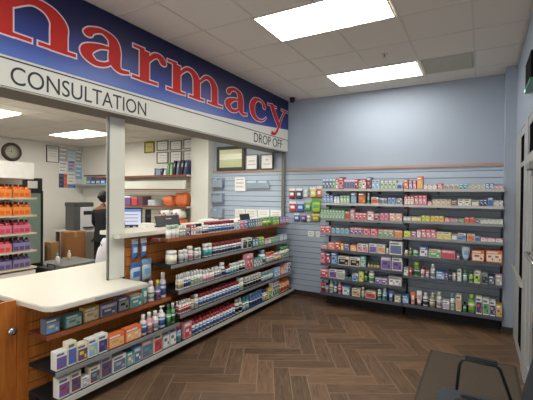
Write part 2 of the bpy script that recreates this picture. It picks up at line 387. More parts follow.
def glyph(ch, y0, y1, grow, x):
    strokes = [[(u, v, w*SQ) for u, v, w in s_] for s_ in GL[ch][1]]; wd = GL[ch][0]; sx = (y1-y0)/wd; bm = bmesh.new()
    for si, st in enumerate(strokes):
        pts = cr(st, 6) if len(st) > 2 else st; xo = x + si*.00012
        prev = None
        for i, (u, v, w) in enumerate(pts):
            a = pts[max(i-1, 0)]; c = pts[min(i+1, len(pts)-1)]; du, dv = c[0]-a[0], c[1]-a[1]; l = math.hypot(du, dv) or 1
            nu, nv = -dv/l, du/l
            def P3(s): return (xo, y0 + (u + nu*w*s)*sx + nu*s*grow, ZB + (v + nv*w*s)*H + nv*s*grow)
            cur = [bm.verts.new(P3(-1)), bm.verts.new(P3(1))]
            if prev: bm.faces.new((prev[0], cur[0], cur[1], prev[1]))
            prev = cur
            if i in (0, len(pts)-1) and w > .07 and len(st) > 2 and not (v < .02 and i):
                bm.faces.new([bm.verts.new((xo - .0003, y0 + u*sx + math.cos(t*PI/8)*(w*sx+grow), ZB + v*H + math.sin(t*PI/8)*(w*H+grow))) for t in range(16)])
            elif grow and i in (0, len(pts)-1):     # square end, carried past by the border width
                e = -1 if i == 0 else 1; tu, tv = du/l*e, dv/l*e
                q = [(xo, p.co.y + tu*grow, p.co.z + tv*grow) for p in cur]
                bm.faces.new((cur[0], bm.verts.new(q[0]), bm.verts.new(q[1]), cur[1]))
    for f in bm.faces:
        f.normal_update()
        if f.normal.x < 0: f.normal_flip()
    me = bpy.data.meshes.new('letter'); bm.to_mesh(me); bm.free(); return me
m_red = mat('sign red', 'b32622', rough=.6, var=.03, spec=.25); m_pale = mat('sign letter border', 'd6c2cc', rough=.4, var=.02)
for ch, y0, y1 in (('P', .05, 1.06), ('h', 1.12, 1.985), ('a', 2.0, 2.565), ('r', 2.575, 3.055), ('m', 3.045, 4.085), ('a', 4.11, 4.71), ('c', 4.725, 5.285), ('y', 5.295, 6.015)):
    me = glyph(ch, y0, y1, 0, XS+.004); me.materials.append(m_red); lo = link('letter', me, sg)
    me = glyph(ch, y0, y1, .0125, XS+.002); me.materials.append(m_pale); link('letter_border', me, lo)
def text(s, y0, y1, z0, cap, x, parent, m, name='lettering'):
    cu = bpy.data.curves.new('lettering', 'FONT'); cu.body = s; cu.extrude = .0008
    o = bpy.data.objects.new('tmp', cu); COL.objects.link(o); bpy.context.view_layer.update()
    me = bpy.data.meshes.new_from_object(o.evaluated_get(bpy.context.evaluated_depsgraph_get()))
    bpy.data.objects.remove(o)
    xs = [v.co.x for v in me.vertices]; ys = [v.co.y for v in me.vertices]
    ax, bx, ay, by = min(xs), max(xs), min(ys), max(ys)
    for v in me.vertices:
        px, py, pz = v.co
        v.co = (x + pz, y0 + (px-ax)/(bx-ax)*(y1-y0), z0 + (py-ay)/(by-ay)*cap)
    me.materials.clear(); me.materials.append(m)
    return link(name, me, parent)
text('CONSULTATION', 1.475, 2.765, 2.567, .135, XS-.002, sg, m_line)
text('DROP OFF', 4.89, 5.83, 2.575, .145, XS-.002, sg, m_line)

# ------------------------------------------------------------------ white post, its guide rails
t = thing('support_post', 'white square post standing on the consultation counter under the sign', 'post', (0, 0, 0))
b = MB(); b.box(-3.25, -3.2, 2.462, 2.65, .9005, 2.53, .004); b.build('shaft', m_col, t)
b = MB(); b.box(-3.225, -3.2, 2.45, 2.462, .9005, 2.53); b.build('guide_rail', mat('dark guide rail', '6a6d6c', rough=.5, metal=.3), t)
b = MB(); b.box(-3.12, -3.06, 6.0, 6.03, 1.3605, 2.53); tag(b.build('guide_rail', mat('dark guide rail', '6a6d6c')), 'thin dark vertical shutter rail at the far end of the drop off counter', 'rail')

# ------------------------------------------------------------------ consultation counter
poly = arc(-2.90, 1.73, .10, -90, 0) + [(-2.80, 2.6), (-3.24, 2.6), (-3.24, 3.24), (-4.15, 3.24), (-4.15, 1.63)]
ct = thing('countertop', 'low cream consultation countertop with rounded front corner', 'countertop', (0, 0, 0))
b = MB(); b.prism(poly, .856, .90, .006); b.build('slab', m_laminate, ct)
b = MB(); b.box(-2.801, -2.7985, 2.02, 2.36, .868, .888); b.build('edge_label', mat('grey edge label', 'a9aeb8', rough=.5), ct)
cb = thing('base_cabinet', 'oak base cabinet under the cream consultation countertop', 'cabinet', (0, 0, 0))
b = MB(); b.box(-4.08, -3.242, 1.66, 3.2, 0, .855); b.build('body', m_oakv, cb)
b = MB(); b.box(-3.24, -3.2, 1.615, 1.695, 0, .855, .003); b.build('corner_stile', m_oakv, cb)
def slats(b, x0, x1, y0, y1, z0, z1, p=.1, d=.008):
    z = z0
    b.m(1).box(x0, x1-d, y0, y1, z0, z1); b.m(0)
    while z < z1-.01:
        b.box(x1-d, x1, y0, y1, z+.004, min(z+p-.004, z1)); z += p
m_gw = mat('dark wood groove', '3a1e0e', rough=.8)
b = MB(); slats(b, -3.24, -3.2, 1.697, 2.655, 0, .855); b.build('slatted_back', [m_oak, m_gw], cb)

# gate
t = thing('swing_gate', 'orange oak half door with round knob left of the consultation counter', 'gate', (0, 0, 0))
b = MB(); b.box(-3.25, -3.215, .74, 1.612, .06, .905, .003); b.build('door_panel', m_oakv, t)
b = MB(); b.lathe([(.012, 0), (.012, .03), (.03, .04), (.034, .055), (.028, .07), (0, .076)], -3.215, 1.555, .68, axis='x'); b.build('knob', m_chrome, t)
b = MB(); b.box(-3.27, -3.2, .64, .735, 0, .93, .003); b.build('gate_post', m_oakv, t)

# drop off counter
poly = [(-3.62, 2.665)] + [(-3.195, 2.665), (-3.195, 2.50)] + arc(-3.14, 2.53, .04, -90, 0, 4) + [(-3.10, 5.99), (-3.62, 5.99)]
ct = thing('countertop', 'high cream drop off countertop running to the blue slat wall', 'countertop', (0, 0, 0))
b = MB(); b.prism(poly, 1.315, 1.36, .004); b.build('slab', m_laminate, ct)
b = MB(); b.box(-3.56, -3.242, 3.26, 5.98, 0, 1.314)
tag(b.build('base_cabinet', m_oakv), 'tall oak cabinet under the high drop off countertop', 'cabinet')

# ------------------------------------------------------------------ long display rack in front of the drop off counter
rk = thing('display_rack', 'long wooden display rack with five dark shelves under the drop off counter', 'display rack', (0, 0, 0))
b = MB(); slats(b, -3.238, -3.20, 2.66, 5.97, .003, 1.312)
b.build('slatted_back', [m_oak, m_gw], rk)
def shelf(parent, x0, x1, y0, y1, z, mb, mr, thick=.022, rail=.034, name='shelf'):
    b = MB(); b.box(x0, x1, y0, y1, z-thick, z); s = b.build(name, mb, parent)
    b = MB(); b.prism([(x1, y0), (x1, y1), (x1+.008, y1), (x1+.012, y0+.004)], z-rail+.004, z+.004); b.build('price_rail', mr, s)
    return s
shelf(rk, -3.199, -2.94, 3.0, 5.96, 1.275, m_cherry, m_cherryrail, .03, .036)
shelf(rk, -3.199, -2.89, 3.0, 5.94, .99, m_blackm, m_rail)
shelf(rk, -3.199, -2.85, 3.075, 5.93, .70, m_blackm, m_rail)
shelf(rk, -3.199, -2.83, 3.075, 5.93, .44, m_blackm, m_rail)
shelf(rk, -3.199, -2.83, 1.70, 5.93, .14, m_blackm, m_railw, .03, .045, 'base_shelf')
b = MB(); b.box(-3.199, -3.10, 1.70, 5.93, 0, .108); b.build('toe_kick', m_black, rk)
dc = thing('display_shelving', 'oak display shelving with two short shelves below the consultation countertop', 'display rack', (0, 0, 0))
shelf(dc, -3.199, -2.95, 1.70, 3.06, .635, m_cherry, m_cherryrail, .03, .038)
shelf(dc, -3.199, -2.83, 1.70, 3.068, .37, m_blackm, m_rail)
# small tray at the left end of the top rack shelf, on its own arm
t = thing('sample_tray', 'small tray of red and grey packets left of the top rack shelf', 'tray', (-3.07, 2.965, 1.25))
b = MB(); b.box(-.13, .09, -.03, .03, 0, .008); b.box(.084, .09, -.03, .03, .008, .02); b.build('tray', m_cherry, t)
for i, (c, y) in enumerate((('dred', -.028), ('grey', -.009), ('dgreen', .010))):
    b = MB(); b.box(-.05, .05, y, y+.017, .009, .03, .003); b.build('packet', pm(c), t)

# ------------------------------------------------------------------ products
ORD = ['first','second','third','fourth','fifth','sixth','seventh','eighth','ninth','tenth','eleventh','twelfth','thirteenth','fourteenth','fifteenth','sixteenth','seventeenth','eighteenth','nineteenth','twentieth']
def product(kind, w, h, dep, c1, c2, c3, name, label, cat, loc, rz):
    """front faces local -Y; base at z=0; origin centre of the base"""
    t = thing(name, label, cat, loc, rz)
    if kind == 'box':
        b = MB(); b.box(-w/2, w/2, -dep/2, dep/2, 0, h, min(.0025, h*.05)); b.build('carton', pm(c1), t)
        b = MB(); zb, zt = (.08*h, .70*h); k = w*.44; y = -dep/2
        b.box(-k, k, y-.0012, y, zb, zt)
        n = max(1, int(w/.09))
        b.m(1)
        for i in range(n):
            cx = -k + (i+.5)*2*k/n; q = 2*k/n
            b.box(cx-q*.34, cx+q*.12, y-.0018, y-.0012, zb+(zt-zb)*.52, zb+(zt-zb)*.8)
            b.box(cx+q*.2, cx+q*.4, y-.0018, y-.0012, zb+(zt-zb)*.15, zb+(zt-zb)*.45)
        b.m(2).box(-k, k*.5, y-.0008, y, .78*h, .9*h)
        b.build('front_print', [pm(c2), pm(c3), pm('slate' if c1 in ('white', 'cream', 'paleg', 'ice', 'grey') else 'white')], t)
        return t
    r = min(w*.46, dep*.5)
    sy = .6 if kind == 'oval' else 1.
    if kind in ('bottle', 'oval', 'pump'):
        ht = h*(.74 if kind != 'pump' else .70)
        b = MB(); b.lathe([(r*.9, 0), (r, h*.03), (r, ht*.84), (r*.86, ht*.93), (r*.5, ht)], sy=sy, seg=12); b.build('body', pm(c1), t)
        b = MB(); b.lathe([(r*1.012, h*.12), (r*1.012, ht*.76)], sy=sy, seg=12)
        b.m(1).lathe([(r*1.02, h*.38), (r*1.02, h*.46)], sy=sy, seg=12); b.build('wrap_label', [pm(c3), pm('white' if c3 not in ('white', 'cream', 'paleg') else 'slate')], t)
        if kind == 'pump':
            b = MB(); b.lathe([(r*.5, ht), (r*.5, h*.8), (r*.18, h*.81), (r*.18, h*.94), (r*.35, h*.95), (r*.35, h)], seg=10)
            b.box(-r*.2, r*1.0, -r*.16, r*.16, h*.95, h*.985); b.build('pump_head', pm(c2), t)
        else:
            cr_ = r*(.62 if h > w*2.4 else .8)
            b = MB(); b.lathe([(cr_, ht), (cr_*1.02, h*.97), (cr_*.9, h), (0, h)], seg=12); b.build('cap', pm(c2), t)
    elif kind == 'jar':
        b = MB(); b.lathe([(r*.92, 0), (r, h*.04), (r, h*.66), (r*.9, h*.7)], seg=14); b.build('body', pm(c1), t)
        b = MB(); b.lathe([(r*1.01, h*.1), (r*1.01, h*.58)], seg=14); b.build('wrap_label', pm(c3), t)
        b = MB(); b.lathe([(r*.93, h*.7), (r*.95, h*.97), (r*.86, h), (0, h)], seg=14); b.build('lid', pm(c2), t)
    else:   # standing tube: round cap below, crimped flat top
        b = MB(); b.lathe([(r*.62, 0), (r*.7, h*.14), (r*.7, h*.16)], seg=14, sy=.8); b.build('cap', pm(c2), t)
        bm = bmesh.new(); rings = []
        for q in range(6):
            f = q/5; z = h*(.16+.84*f); rx = r*(.82+.18*f); ry = r*(.62*(1-f)+.04)
            rings.append([bm.verts.new((rx*math.cos(2*PI*k/14), ry*math.sin(2*PI*k/14), z)) for k in range(14)])
        for a, c in zip(rings, rings[1:]):
            for k in range(14): bm.faces.new((a[k], a[(k+1) % 14], c[(k+1) % 14], c[k]))
        bm.faces.new(rings[0]); bm.faces.new(rings[-1])
        b = MB(); b.add(bm); b.build('body', pm(c1), t)
        b = MB(); b.box(-r*.5, r*.5, -r*.56, -r*.3, h*.4, h*.72); b.build('front_print', pm(c3), t)
    return t
KN = dict(box=('medicine_box', 'box'), bottle=('medicine_bottle', 'bottle'), oval=('shampoo_bottle', 'bottle'), pump=('pump_bottle', 'bottle'), jar=('screw_top_jar', 'jar'), tube=('cream_tube', 'tube'))
WHERE = dict(C='', G='back wall')
placed = []
def stock(runs):
    for sname, side, front, z, items in runs:
        for (u0, u1, n, kind, h, c1, c2, c3, rows, desc) in items:
            lim = {'lowest rack shelf': .19 if u0 < 2.99 else .27, 'middle display shelf': .215, 'wooden display shelf': .205 if u0 < 2.6 else .3,
                   'fourth rack shelf': .21, 'third rack shelf': .24, 'second rack shelf': .235}.get(sname, 1)
            if side == 'C' and u0 < 2.99 and kind == 'box': h *= .88
            h = min(h, lim)
            w = (u1-u0)/n; dep = (.075 if side == 'C' else .13)
            if kind != 'box': dep = w
            if kind != 'box' and side == 'G': dep = min(w, .11)
            if kind == 'box' and h < .07: dep = .11
            ww = w*.965; name, cat = KN[kind]
            proto = None
            for row in range(rows):
                for i in range(n):
                    u = u0 + (i+.5)*w; back = .012 + dep/2 + row*(dep+.004)
                    if side == 'C':
                        loc = (front-.012-back, u, z+.0003); rz = PI/2
                    else:
                        loc = (u, front+.012+back, z+.0003); rz = 0
                    if kind in ('bottle', 'jar', 'oval', 'pump', 'tube') and n > 1: rzz = rz + random.uniform(-.3, .3) if kind == 'jar' else rz
                    else: rzz = rz
                    if proto is None:
                        proto = product(kind, ww, h, dep if kind == 'box' else ww, c1, c2, c3, name, desc, cat, loc, rzz); o = proto
                    else: o = dup(proto, loc, rzz)
                    placed.append((o, desc, sname, side, row if rows > 1 else -1, u, name))
RUNS = [
 ('top rack shelf','C',-2.93,1.275,[
  (3.024,3.212,3,'jar',0.145,'white','paleg','white',1,'squat white jar with pale green label'),
  (3.221,3.312,2,'bottle',0.138,'greyg','white','white',1,'grey-green bottle with white cap'),
  (3.312,3.381,1,'box',0.093,'grey','navy','white',1,'small grey box with navy panel'),
  (3.390,3.488,2,'box',0.131,'dred','white','red',1,'dark red box with white stripe'),
  (3.497,3.618,2,'bottle',0.134,'white','black','grey',1,'white bottle with black cap'),
  (3.618,3.736,3,'bottle',0.099,'white','white','navy',1,'short white bottle with navy label'),
  (3.746,4.310,9,'bottle',0.139,'white','dred','blue',2,'red-capped bottle with blue label'),
  (4.334,4.434,1,'box',0.112,'white','lblue','white',1,'white box with light blue panel'),
  (4.434,4.525,1,'box',0.114,'pink','magenta','white',1,'pink box with magenta panel'),
  (4.538,4.631,1,'box',0.116,'lav','purple','white',1,'lavender box with purple panel'),
  (4.645,4.827,3,'box',0.119,'dblue','teal','white',1,'dark blue box with teal panel'),
  (4.841,5.050,3,'box',0.123,'slate','grey','white',1,'slate grey box with grey panel'),
  (5.065,5.373,3,'bottle',0.144,'green','paleg','lime',1,'bright green bottle with pale green cap'),
  (5.390,5.617,2,'box',0.133,'green','lime','white',1,'green box with lime panel'),
  (5.636,5.958,3,'box',0.121,'purple','lav','white',1,'purple box with lavender panel'),
 ]),
 ('second rack shelf','C',-2.9,0.99,[
  (3.041,3.182,1,'jar',0.144,'white','white','cream',1,'large white jar with cream label'),
  (3.191,3.332,2,'jar',0.137,'white','white','grey',1,'white jar with grey label'),
  (3.341,3.438,1,'bottle',0.164,'white','cream','pink',1,'white bottle with cream cap'),
  (3.447,3.566,2,'bottle',0.132,'white','white','grey',1,'white bottle with grey label'),
  (3.623,3.792,2,'jar',0.162,'white','white','teal',1,'white jar with teal label'),
  (3.802,4.444,10,'bottle',0.148,'white','dred','navy',2,'red-capped bottle with navy label'),
  (4.457,4.712,2,'box',0.145,'white','black','green',1,'white box with black panel'),
  (4.726,4.884,2,'box',0.120,'dblue','lblue','white',1,'dark blue box with light blue panel'),
  (4.899,5.065,2,'box',0.123,'lime','green','white',1,'lime box with green panel'),
  (5.081,5.290,2,'box',0.079,'pink','white','white',1,'small pink box with white panel'),
  (5.307,5.566,3,'box',0.082,'paleg','green','white',1,'small pale green box with green panel'),
  (5.584,5.865,2,'box',0.103,'lblue','white','white',1,'small light blue box with white panel'),
 ]),
 ('third rack shelf','C',-2.85,0.7,[
  (3.107,3.195,3,'bottle',0.167,'white','white','tan',2,'white bottle with tan label'),
  (3.200,3.313,3,'bottle',0.170,'white','white','dblue',2,'white bottle with dark blue label'),
  (3.321,3.527,4,'bottle',0.164,'white','white','paleg',2,'white bottle with pale green label'),
  (3.536,3.761,4,'bottle',0.135,'white','white','pink',2,'white bottle with pink label'),
  (3.771,3.907,3,'bottle',0.140,'white','white','slate',2,'white bottle with slate label'),
  (3.907,3.995,1,'bottle',0.182,'white','white','navy',1,'tall white bottle with navy label'),
  (4.006,4.108,2,'bottle',0.119,'white','dred','blue',1,'red-capped bottle with blue label'),
  (4.108,4.323,3,'bottle',0.136,'white','white','teal',1,'white bottle with teal label'),
  (4.336,4.476,2,'bottle',0.140,'white','white','black',1,'white bottle with black label'),
  (4.489,4.664,2,'box',0.216,'pink','red','white',1,'tall pink box with red panel'),
  (4.678,4.924,3,'box',0.119,'teal','white','navy',1,'teal box with white panel'),
  (4.939,5.078,1,'bottle',0.216,'white','lblue','teal',1,'tall white bottle with light blue cap'),
  (5.093,5.339,3,'bottle',0.159,'pink','orange','white',1,'pink bottle with orange cap'),
  (5.356,5.585,2,'jar',0.115,'orange','white','cream',1,'orange jar with white lid'),
  (5.585,5.889,3,'bottle',0.188,'white','green','paleg',1,'white bottle with green cap'),
 ]),
 ('fourth rack shelf','C',-2.83,0.44,[
  (3.104,3.292,5,'bottle',0.135,'white','white','red',2,'white bottle with red label'),
  (3.301,3.361,1,'bottle',0.161,'tan','brown','white',1,'tan bottle with brown cap'),
  (3.370,3.441,1,'bottle',0.152,'white','white','grey',1,'white bottle with grey label'),
  (3.450,4.297,13,'bottle',0.140,'white','dred','blue',2,'red-capped bottle with blue label'),
  (4.309,4.423,1,'jar',0.167,'white','white','paleg',1,'white jar with pale green label'),
  (4.436,4.894,6,'bottle',0.161,'grey','white','black',1,'grey bottle with black label'),
  (4.909,5.274,4,'bottle',0.140,'teal','grey','white',1,'teal bottle with grey cap'),
  (5.291,5.481,2,'box',0.146,'lblue','white','blue',1,'light blue box with white panel'),
  (5.498,5.625,1,'box',0.133,'orange','cream','white',1,'orange box with cream panel'),
  (5.625,5.738,1,'box',0.153,'pink','white','red',1,'pink box with white panel'),
  (5.757,5.893,1,'box',0.156,'white','purple','white',1,'white box with purple panel'),
 ]),
 ('lowest rack shelf','C',-2.83,0.14,[
  (1.738,1.837,1,'box',0.183,'white','purple','dred',1,'white-topped box with purple panel'),
  (1.842,1.934,1,'box',0.188,'cream','plum','navy',1,'cream-topped box with plum panel'),
  (1.938,2.007,1,'box',0.101,'white','grey','white',1,'small white box with grey panel'),
  (2.011,2.113,1,'box',0.163,'cream','plum','teal',1,'cream box with plum panel'),
  (2.118,2.235,1,'box',0.213,'grey','plum','navy',1,'tall grey box with plum panel'),
  (2.240,2.389,1,'box',0.165,'white','slate','grey',1,'wide white box with slate panel'),
  (2.394,2.476,1,'box',0.151,'teal','greyg','white',1,'teal box with grey-green panel'),
  (2.482,2.567,1,'box',0.164,'lblue','slate','white',1,'light blue box with slate panel'),
  (2.573,2.722,1,'box',0.199,'mauve','slate','teal',1,'wide mauve box with slate panel'),
  (2.728,2.845,1,'box',0.226,'cream','red','dred',1,'cream box with red panel'),
  (2.852,3.052,2,'box',0.224,'grey','white','slate',1,'grey box with white panel'),
  (3.067,3.162,1,'bottle',0.176,'lblue','red','teal',1,'light blue bottle with red cap'),
  (3.178,3.304,1,'box',0.181,'pink','red','white',1,'pink box with red panel'),
  (3.312,4.204,13,'bottle',0.150,'white','red','blue',2,'bright red-capped bottle with blue label'),
  (4.216,4.377,2,'bottle',0.193,'white','white','black',1,'white bottle with black label'),
  (4.389,4.559,2,'bottle',0.184,'teal','teal','white',1,'teal bottle with white label'),
  (4.573,4.930,5,'bottle',0.193,'blue','lblue','navy',1,'blue bottle with light blue cap'),
  (4.945,5.084,2,'bottle',0.170,'grey','purple','white',1,'grey bottle with purple cap'),
  (5.100,5.213,1,'box',0.157,'yellow','green','white',1,'yellow box with green panel'),
  (5.230,5.451,3,'box',0.226,'white','dgreen','white',1,'white box with dark green panel'),
  (5.469,5.861,4,'bottle',0.220,'peach','orange','orange',1,'peach bottle with orange cap'),
 ]),
 ('wooden display shelf','C',-2.95,0.635,[
  (1.705,1.827,1,'box',0.137,'slate','lblue','white',1,'slate box with light blue panel'),
  (1.870,2.022,1,'box',0.119,'teal','paleg','teal',1,'wide teal box with pale green panel'),
  (2.036,2.189,1,'box',0.142,'gold','cream','gold',1,'wide gold box with cream panel'),
  (2.204,2.382,1,'box',0.121,'lav','slate','white',1,'wide lavender box with slate panel'),
  (2.393,2.522,1,'box',0.154,'slate','greyg','black',1,'tall slate box with grey-green panel'),
  (2.534,2.691,1,'box',0.130,'greyg','teal','white',1,'grey-green box with teal panel'),
  (2.704,2.777,1,'tube',0.175,'teal','white','white',1,'teal tube with white cap'),
  (2.791,2.874,1,'bottle',0.210,'white','white','paleg',1,'white bottle with pale green label'),
  (2.888,2.960,1,'bottle',0.204,'slate','yellow','purple',1,'slate bottle with yellow cap'),
  (2.965,3.042,1,'bottle',0.273,'white','white','blue',1,'tall white bottle with blue label'),
 ]),
 ('middle display shelf','C',-2.83,0.37,[
  (1.718,1.812,1,'box',0.166,'white','purple','blue',1,'white-topped box with purple panel'),
  (1.816,1.893,1,'box',0.219,'cream','blue','purple',1,'tall cream-topped box with blue panel'),
  (1.897,1.992,1,'box',0.166,'cream','plum','yellow',1,'cream box with plum panel'),
  (1.997,2.087,1,'box',0.179,'white','lblue','yellow',1,'white box with light blue panel'),
  (2.092,2.187,1,'box',0.184,'white','navy','purple',1,'white box with navy panel'),
  (2.192,2.370,1,'box',0.136,'orange','peach','gold',1,'wide orange box with peach panel'),
  (2.376,2.572,1,'box',0.143,'orange','peach','cream',1,'wide orange box with peach panel'),
  (2.584,2.654,1,'bottle',0.198,'white','white','blue',1,'white bottle with blue label'),
  (2.661,2.733,1,'bottle',0.201,'pink','white','pink',1,'pink bottle with white cap'),
  (2.740,2.815,1,'bottle',0.195,'white','white','grey',1,'white bottle with grey label'),
  (2.822,2.922,1,'pump',0.261,'white','white','blue',1,'white pump bottle with blue label'),
  (2.929,2.989,1,'bottle',0.245,'dgreen','dgreen','green',1,'dark green bottle with green label'),
  (2.993,3.054,1,'bottle',0.249,'green','white','dgreen',1,'green bottle with white cap'),
 ]),
 ('top left shelf','G',5.62,1.865,[
  (-2.195,-2.028,3,'box',0.174,'lblue','slate','white',1,'light blue box with slate panel'),
  (-2.028,-1.978,1,'box',0.173,'greyg','green','white',1,'grey-green box with green panel'),
  (-1.978,-1.929,1,'box',0.157,'red','white','red',1,'red box with white panel'),
  (-1.925,-1.849,1,'box',0.187,'dred','pink','dred',1,'dark red box with pink panel'),
  (-1.841,-1.676,4,'box',0.154,'lav','slate','purple',1,'lavender box with slate panel'),
  (-1.676,-1.622,1,'box',0.153,'red','dred','white',1,'red box with dark red panel'),
  (-1.614,-1.568,1,'box',0.121,'white','green','white',1,'white box with green panel'),
  (-1.564,-1.500,1,'box',0.151,'red','white','dred',1,'red box with white panel'),
  (-1.492,-1.425,1,'box',0.180,'slate','dred','grey',1,'slate box with dark red panel'),
  (-1.418,-1.300,2,'box',0.134,'ice','lblue','white',1,'ice blue box with light blue panel'),
  (-1.293,-1.059,4,'box',0.132,'greyg','paleg','slate',1,'grey-green box with pale green panel'),
  (-1.059,-0.983,1,'box',0.087,'white','blue','navy',1,'white box with blue panel'),
 ]),
 ('top right shelf','G',5.62,1.862,[
  (-0.962,-0.901,1,'box',0.143,'red','orange','white',1,'red box with orange panel'),
  (-0.894,-0.847,1,'box',0.128,'slate','lav','white',1,'slate box with lavender panel'),
  (-0.840,-0.794,1,'box',0.127,'red','pink','white',1,'red box with pink panel'),
  (-0.787,-0.708,1,'box',0.183,'orange','peach','yellow',1,'orange box with peach panel'),
  (-0.702,-0.529,3,'box',0.069,'mauve','white','pink',1,'low mauve box with white panel'),
  (-0.523,-0.454,1,'box',0.082,'red','pink','white',1,'low red box with pink panel'),
  (-0.448,-0.259,3,'box',0.068,'white','greyg','red',1,'low white box with grey-green panel'),
  (-0.253,-0.152,2,'box',0.080,'lblue','teal','white',1,'low light blue box with teal panel'),
  (-0.147,0.043,3,'box',0.066,'cream','greyg','white',1,'low cream box with grey-green panel'),
  (0.048,0.143,2,'box',0.078,'slate','lblue','white',1,'low slate box with light blue panel'),
  (0.149,0.241,2,'box',0.064,'grey','pink','white',1,'low grey box with pink panel'),
 ]),
 ('second left shelf','G',5.62,1.645,[
  (-2.175,-2.017,3,'box',0.127,'blue','lblue','white',1,'blue box with light blue panel'),
  (-2.008,-1.911,2,'box',0.110,'lblue','white','white',1,'light blue box with white panel'),
  (-1.903,-1.751,3,'box',0.124,'green','paleg','white',1,'green box with pale green panel'),
  (-1.735,-1.642,1,'box',0.168,'slate','lblue','grey',1,'tall slate box with light blue panel'),
  (-1.619,-1.505,1,'box',0.167,'brown','orange','tan',1,'brown box with orange panel'),
  (-1.490,-1.445,1,'bottle',0.165,'grey','white','teal',1,'grey bottle with white cap'),
  (-1.422,-1.319,1,'box',0.104,'white','orange','red',1,'white box with orange panel'),
  (-1.305,-1.197,2,'box',0.088,'white','slate','blue',1,'white box with slate panel'),
  (-1.182,-1.070,2,'box',0.102,'blue','lblue','navy',1,'blue box with light blue panel'),
  (-1.063,-0.980,1,'box',0.087,'white','slate','white',1,'low white box with slate panel'),
 ]),
 ('second right shelf','G',5.62,1.642,[
  (-0.952,-0.824,3,'box',0.128,'red','white','pink',1,'red box with white panel'),
  (-0.817,-0.654,3,'box',0.141,'red','pink','white',1,'red box with pink panel'),
  (-0.647,-0.589,1,'box',0.056,'red','white','red',1,'low red box with white panel'),
  (-0.583,-0.352,4,'box',0.082,'cream','tan','white',1,'cream box with tan panel'),
  (-0.346,-0.274,1,'box',0.067,'mauve','brown','grey',1,'mauve box with brown panel'),
  (-0.268,-0.114,2,'box',0.093,'cream','white','slate',1,'cream box with white panel'),
  (-0.108,-0.022,1,'box',0.079,'grey','cream','white',1,'grey box with cream panel'),
  (-0.011,0.074,2,'box',0.091,'blue','navy','white',1,'blue box with navy panel'),
  (0.080,0.135,1,'box',0.116,'lblue','blue','blue',1,'light blue box with blue panel'),
  (0.141,0.245,2,'box',0.077,'white','grey','white',1,'white box with grey panel'),
 ]),
 ('third left shelf','G',5.62,1.4,[
  (-2.223,-1.827,8,'box',0.142,'green','paleg','teal',1,'green box with pale green panel'),
  (-1.819,-1.748,2,'box',0.124,'tan','red','orange',1,'tan box with red panel'),
  (-1.740,-1.670,1,'box',0.153,'pink','mauve','white',1,'pink box with mauve panel'),
  (-1.662,-1.487,3,'box',0.106,'pink','red','white',1,'pink box with red panel'),
  (-1.479,-1.382,1,'box',0.135,'pink','white','dred',1,'tall pink box with white panel'),
  (-1.375,-1.294,1,'box',0.104,'mauve','dred','white',1,'mauve box with dark red panel'),
  (-1.287,-1.165,2,'box',0.118,'magenta','pink','magenta',1,'magenta box with pink panel'),
  (-1.158,-0.976,2,'box',0.116,'pink','tan','white',1,'pink box with tan panel'),
 ]),
 ('third right shelf','G',5.62,1.415,[
  (-0.963,-0.861,2,'box',0.057,'lav','white','white',1,'low lavender box with white panel'),
  (-0.854,-0.728,2,'box',0.057,'cream','yellow','white',1,'low cream box with yellow panel'),
  (-0.722,-0.612,2,'box',0.084,'lime','yellow','green',1,'low lime box with yellow panel'),
  (-0.605,-0.435,3,'box',0.083,'gold','yellow','red',1,'low gold box with yellow panel'),
  (-0.429,-0.361,1,'box',0.068,'red','pink','white',1,'low red box with pink panel'),
  (-0.355,-0.265,2,'box',0.054,'mauve','pink','grey',1,'low mauve box with pink panel'),
  (-0.259,-0.193,1,'box',0.054,'paleg','green','white',1,'low pale green box with green panel'),
  (-0.187,-0.065,2,'box',0.080,'red','orange','red',1,'low red box with orange panel'),
  (-0.059,-0.007,1,'box',0.066,'grey','slate','white',1,'low grey box with slate panel'),
  (-0.002,0.248,5,'box',0.065,'paleg','white','greyg',1,'low pale green box with white panel'),
 ]),
 ('fourth left shelf','G',5.62,1.17,[
  (-2.220,-2.052,2,'box',0.111,'pink','red','white',1,'pink box with red panel'),
  (-2.044,-1.745,4,'box',0.094,'slate','lblue','green',1,'slate box with light blue panel'),
  (-1.737,-1.544,3,'box',0.107,'pink','purple','white',1,'pink box with purple panel'),
  (-1.537,-1.320,2,'box',0.105,'red','pink','dred',1,'wide red box with pink panel'),
  (-1.313,-1.091,3,'box',0.103,'pink','green','white',1,'pink box with green panel'),
  (-1.084,-0.973,1,'box',0.101,'peach','orange','tan',1,'peach box with orange panel'),
 ]),
 ('fourth right shelf','G',5.62,1.182,[
  (-0.953,-0.858,1,'box',0.086,'lime','yellow','green',1,'lime box with yellow panel'),
  (-0.851,-0.785,1,'box',0.085,'lav','magenta','white',1,'lavender box with magenta panel'),
  (-0.778,-0.725,1,'box',0.113,'pink','white','pink',1,'pink box with white panel'),
  (-0.719,-0.532,3,'box',0.125,'red','pink','white',1,'red box with pink panel'),
  (-0.526,-0.346,2,'box',0.096,'cream','yellow','grey',1,'cream box with yellow panel'),
  (-0.340,-0.273,1,'box',0.081,'grey','white','white',1,'grey box with white panel'),
  (-0.267,-0.166,1,'box',0.094,'white','blue','lblue',1,'white box with blue panel'),
  (-0.154,-0.061,1,'box',0.093,'cream','orange','red',1,'cream box with orange panel'),
  (-0.056,-0.004,1,'box',0.066,'lblue','blue','navy',1,'low light blue box with blue panel'),
  (0.002,0.251,3,'box',0.052,'pink','white','grey',1,'low pink box with white panel'),
 ]),
 ('fifth left shelf','G',5.62,0.915,[
  (-2.209,-2.099,1,'box',0.064,'mauve','pink','grey',1,'low mauve box with pink panel'),
  (-2.091,-1.983,1,'box',0.111,'pink','orange','white',1,'pink box with orange panel'),
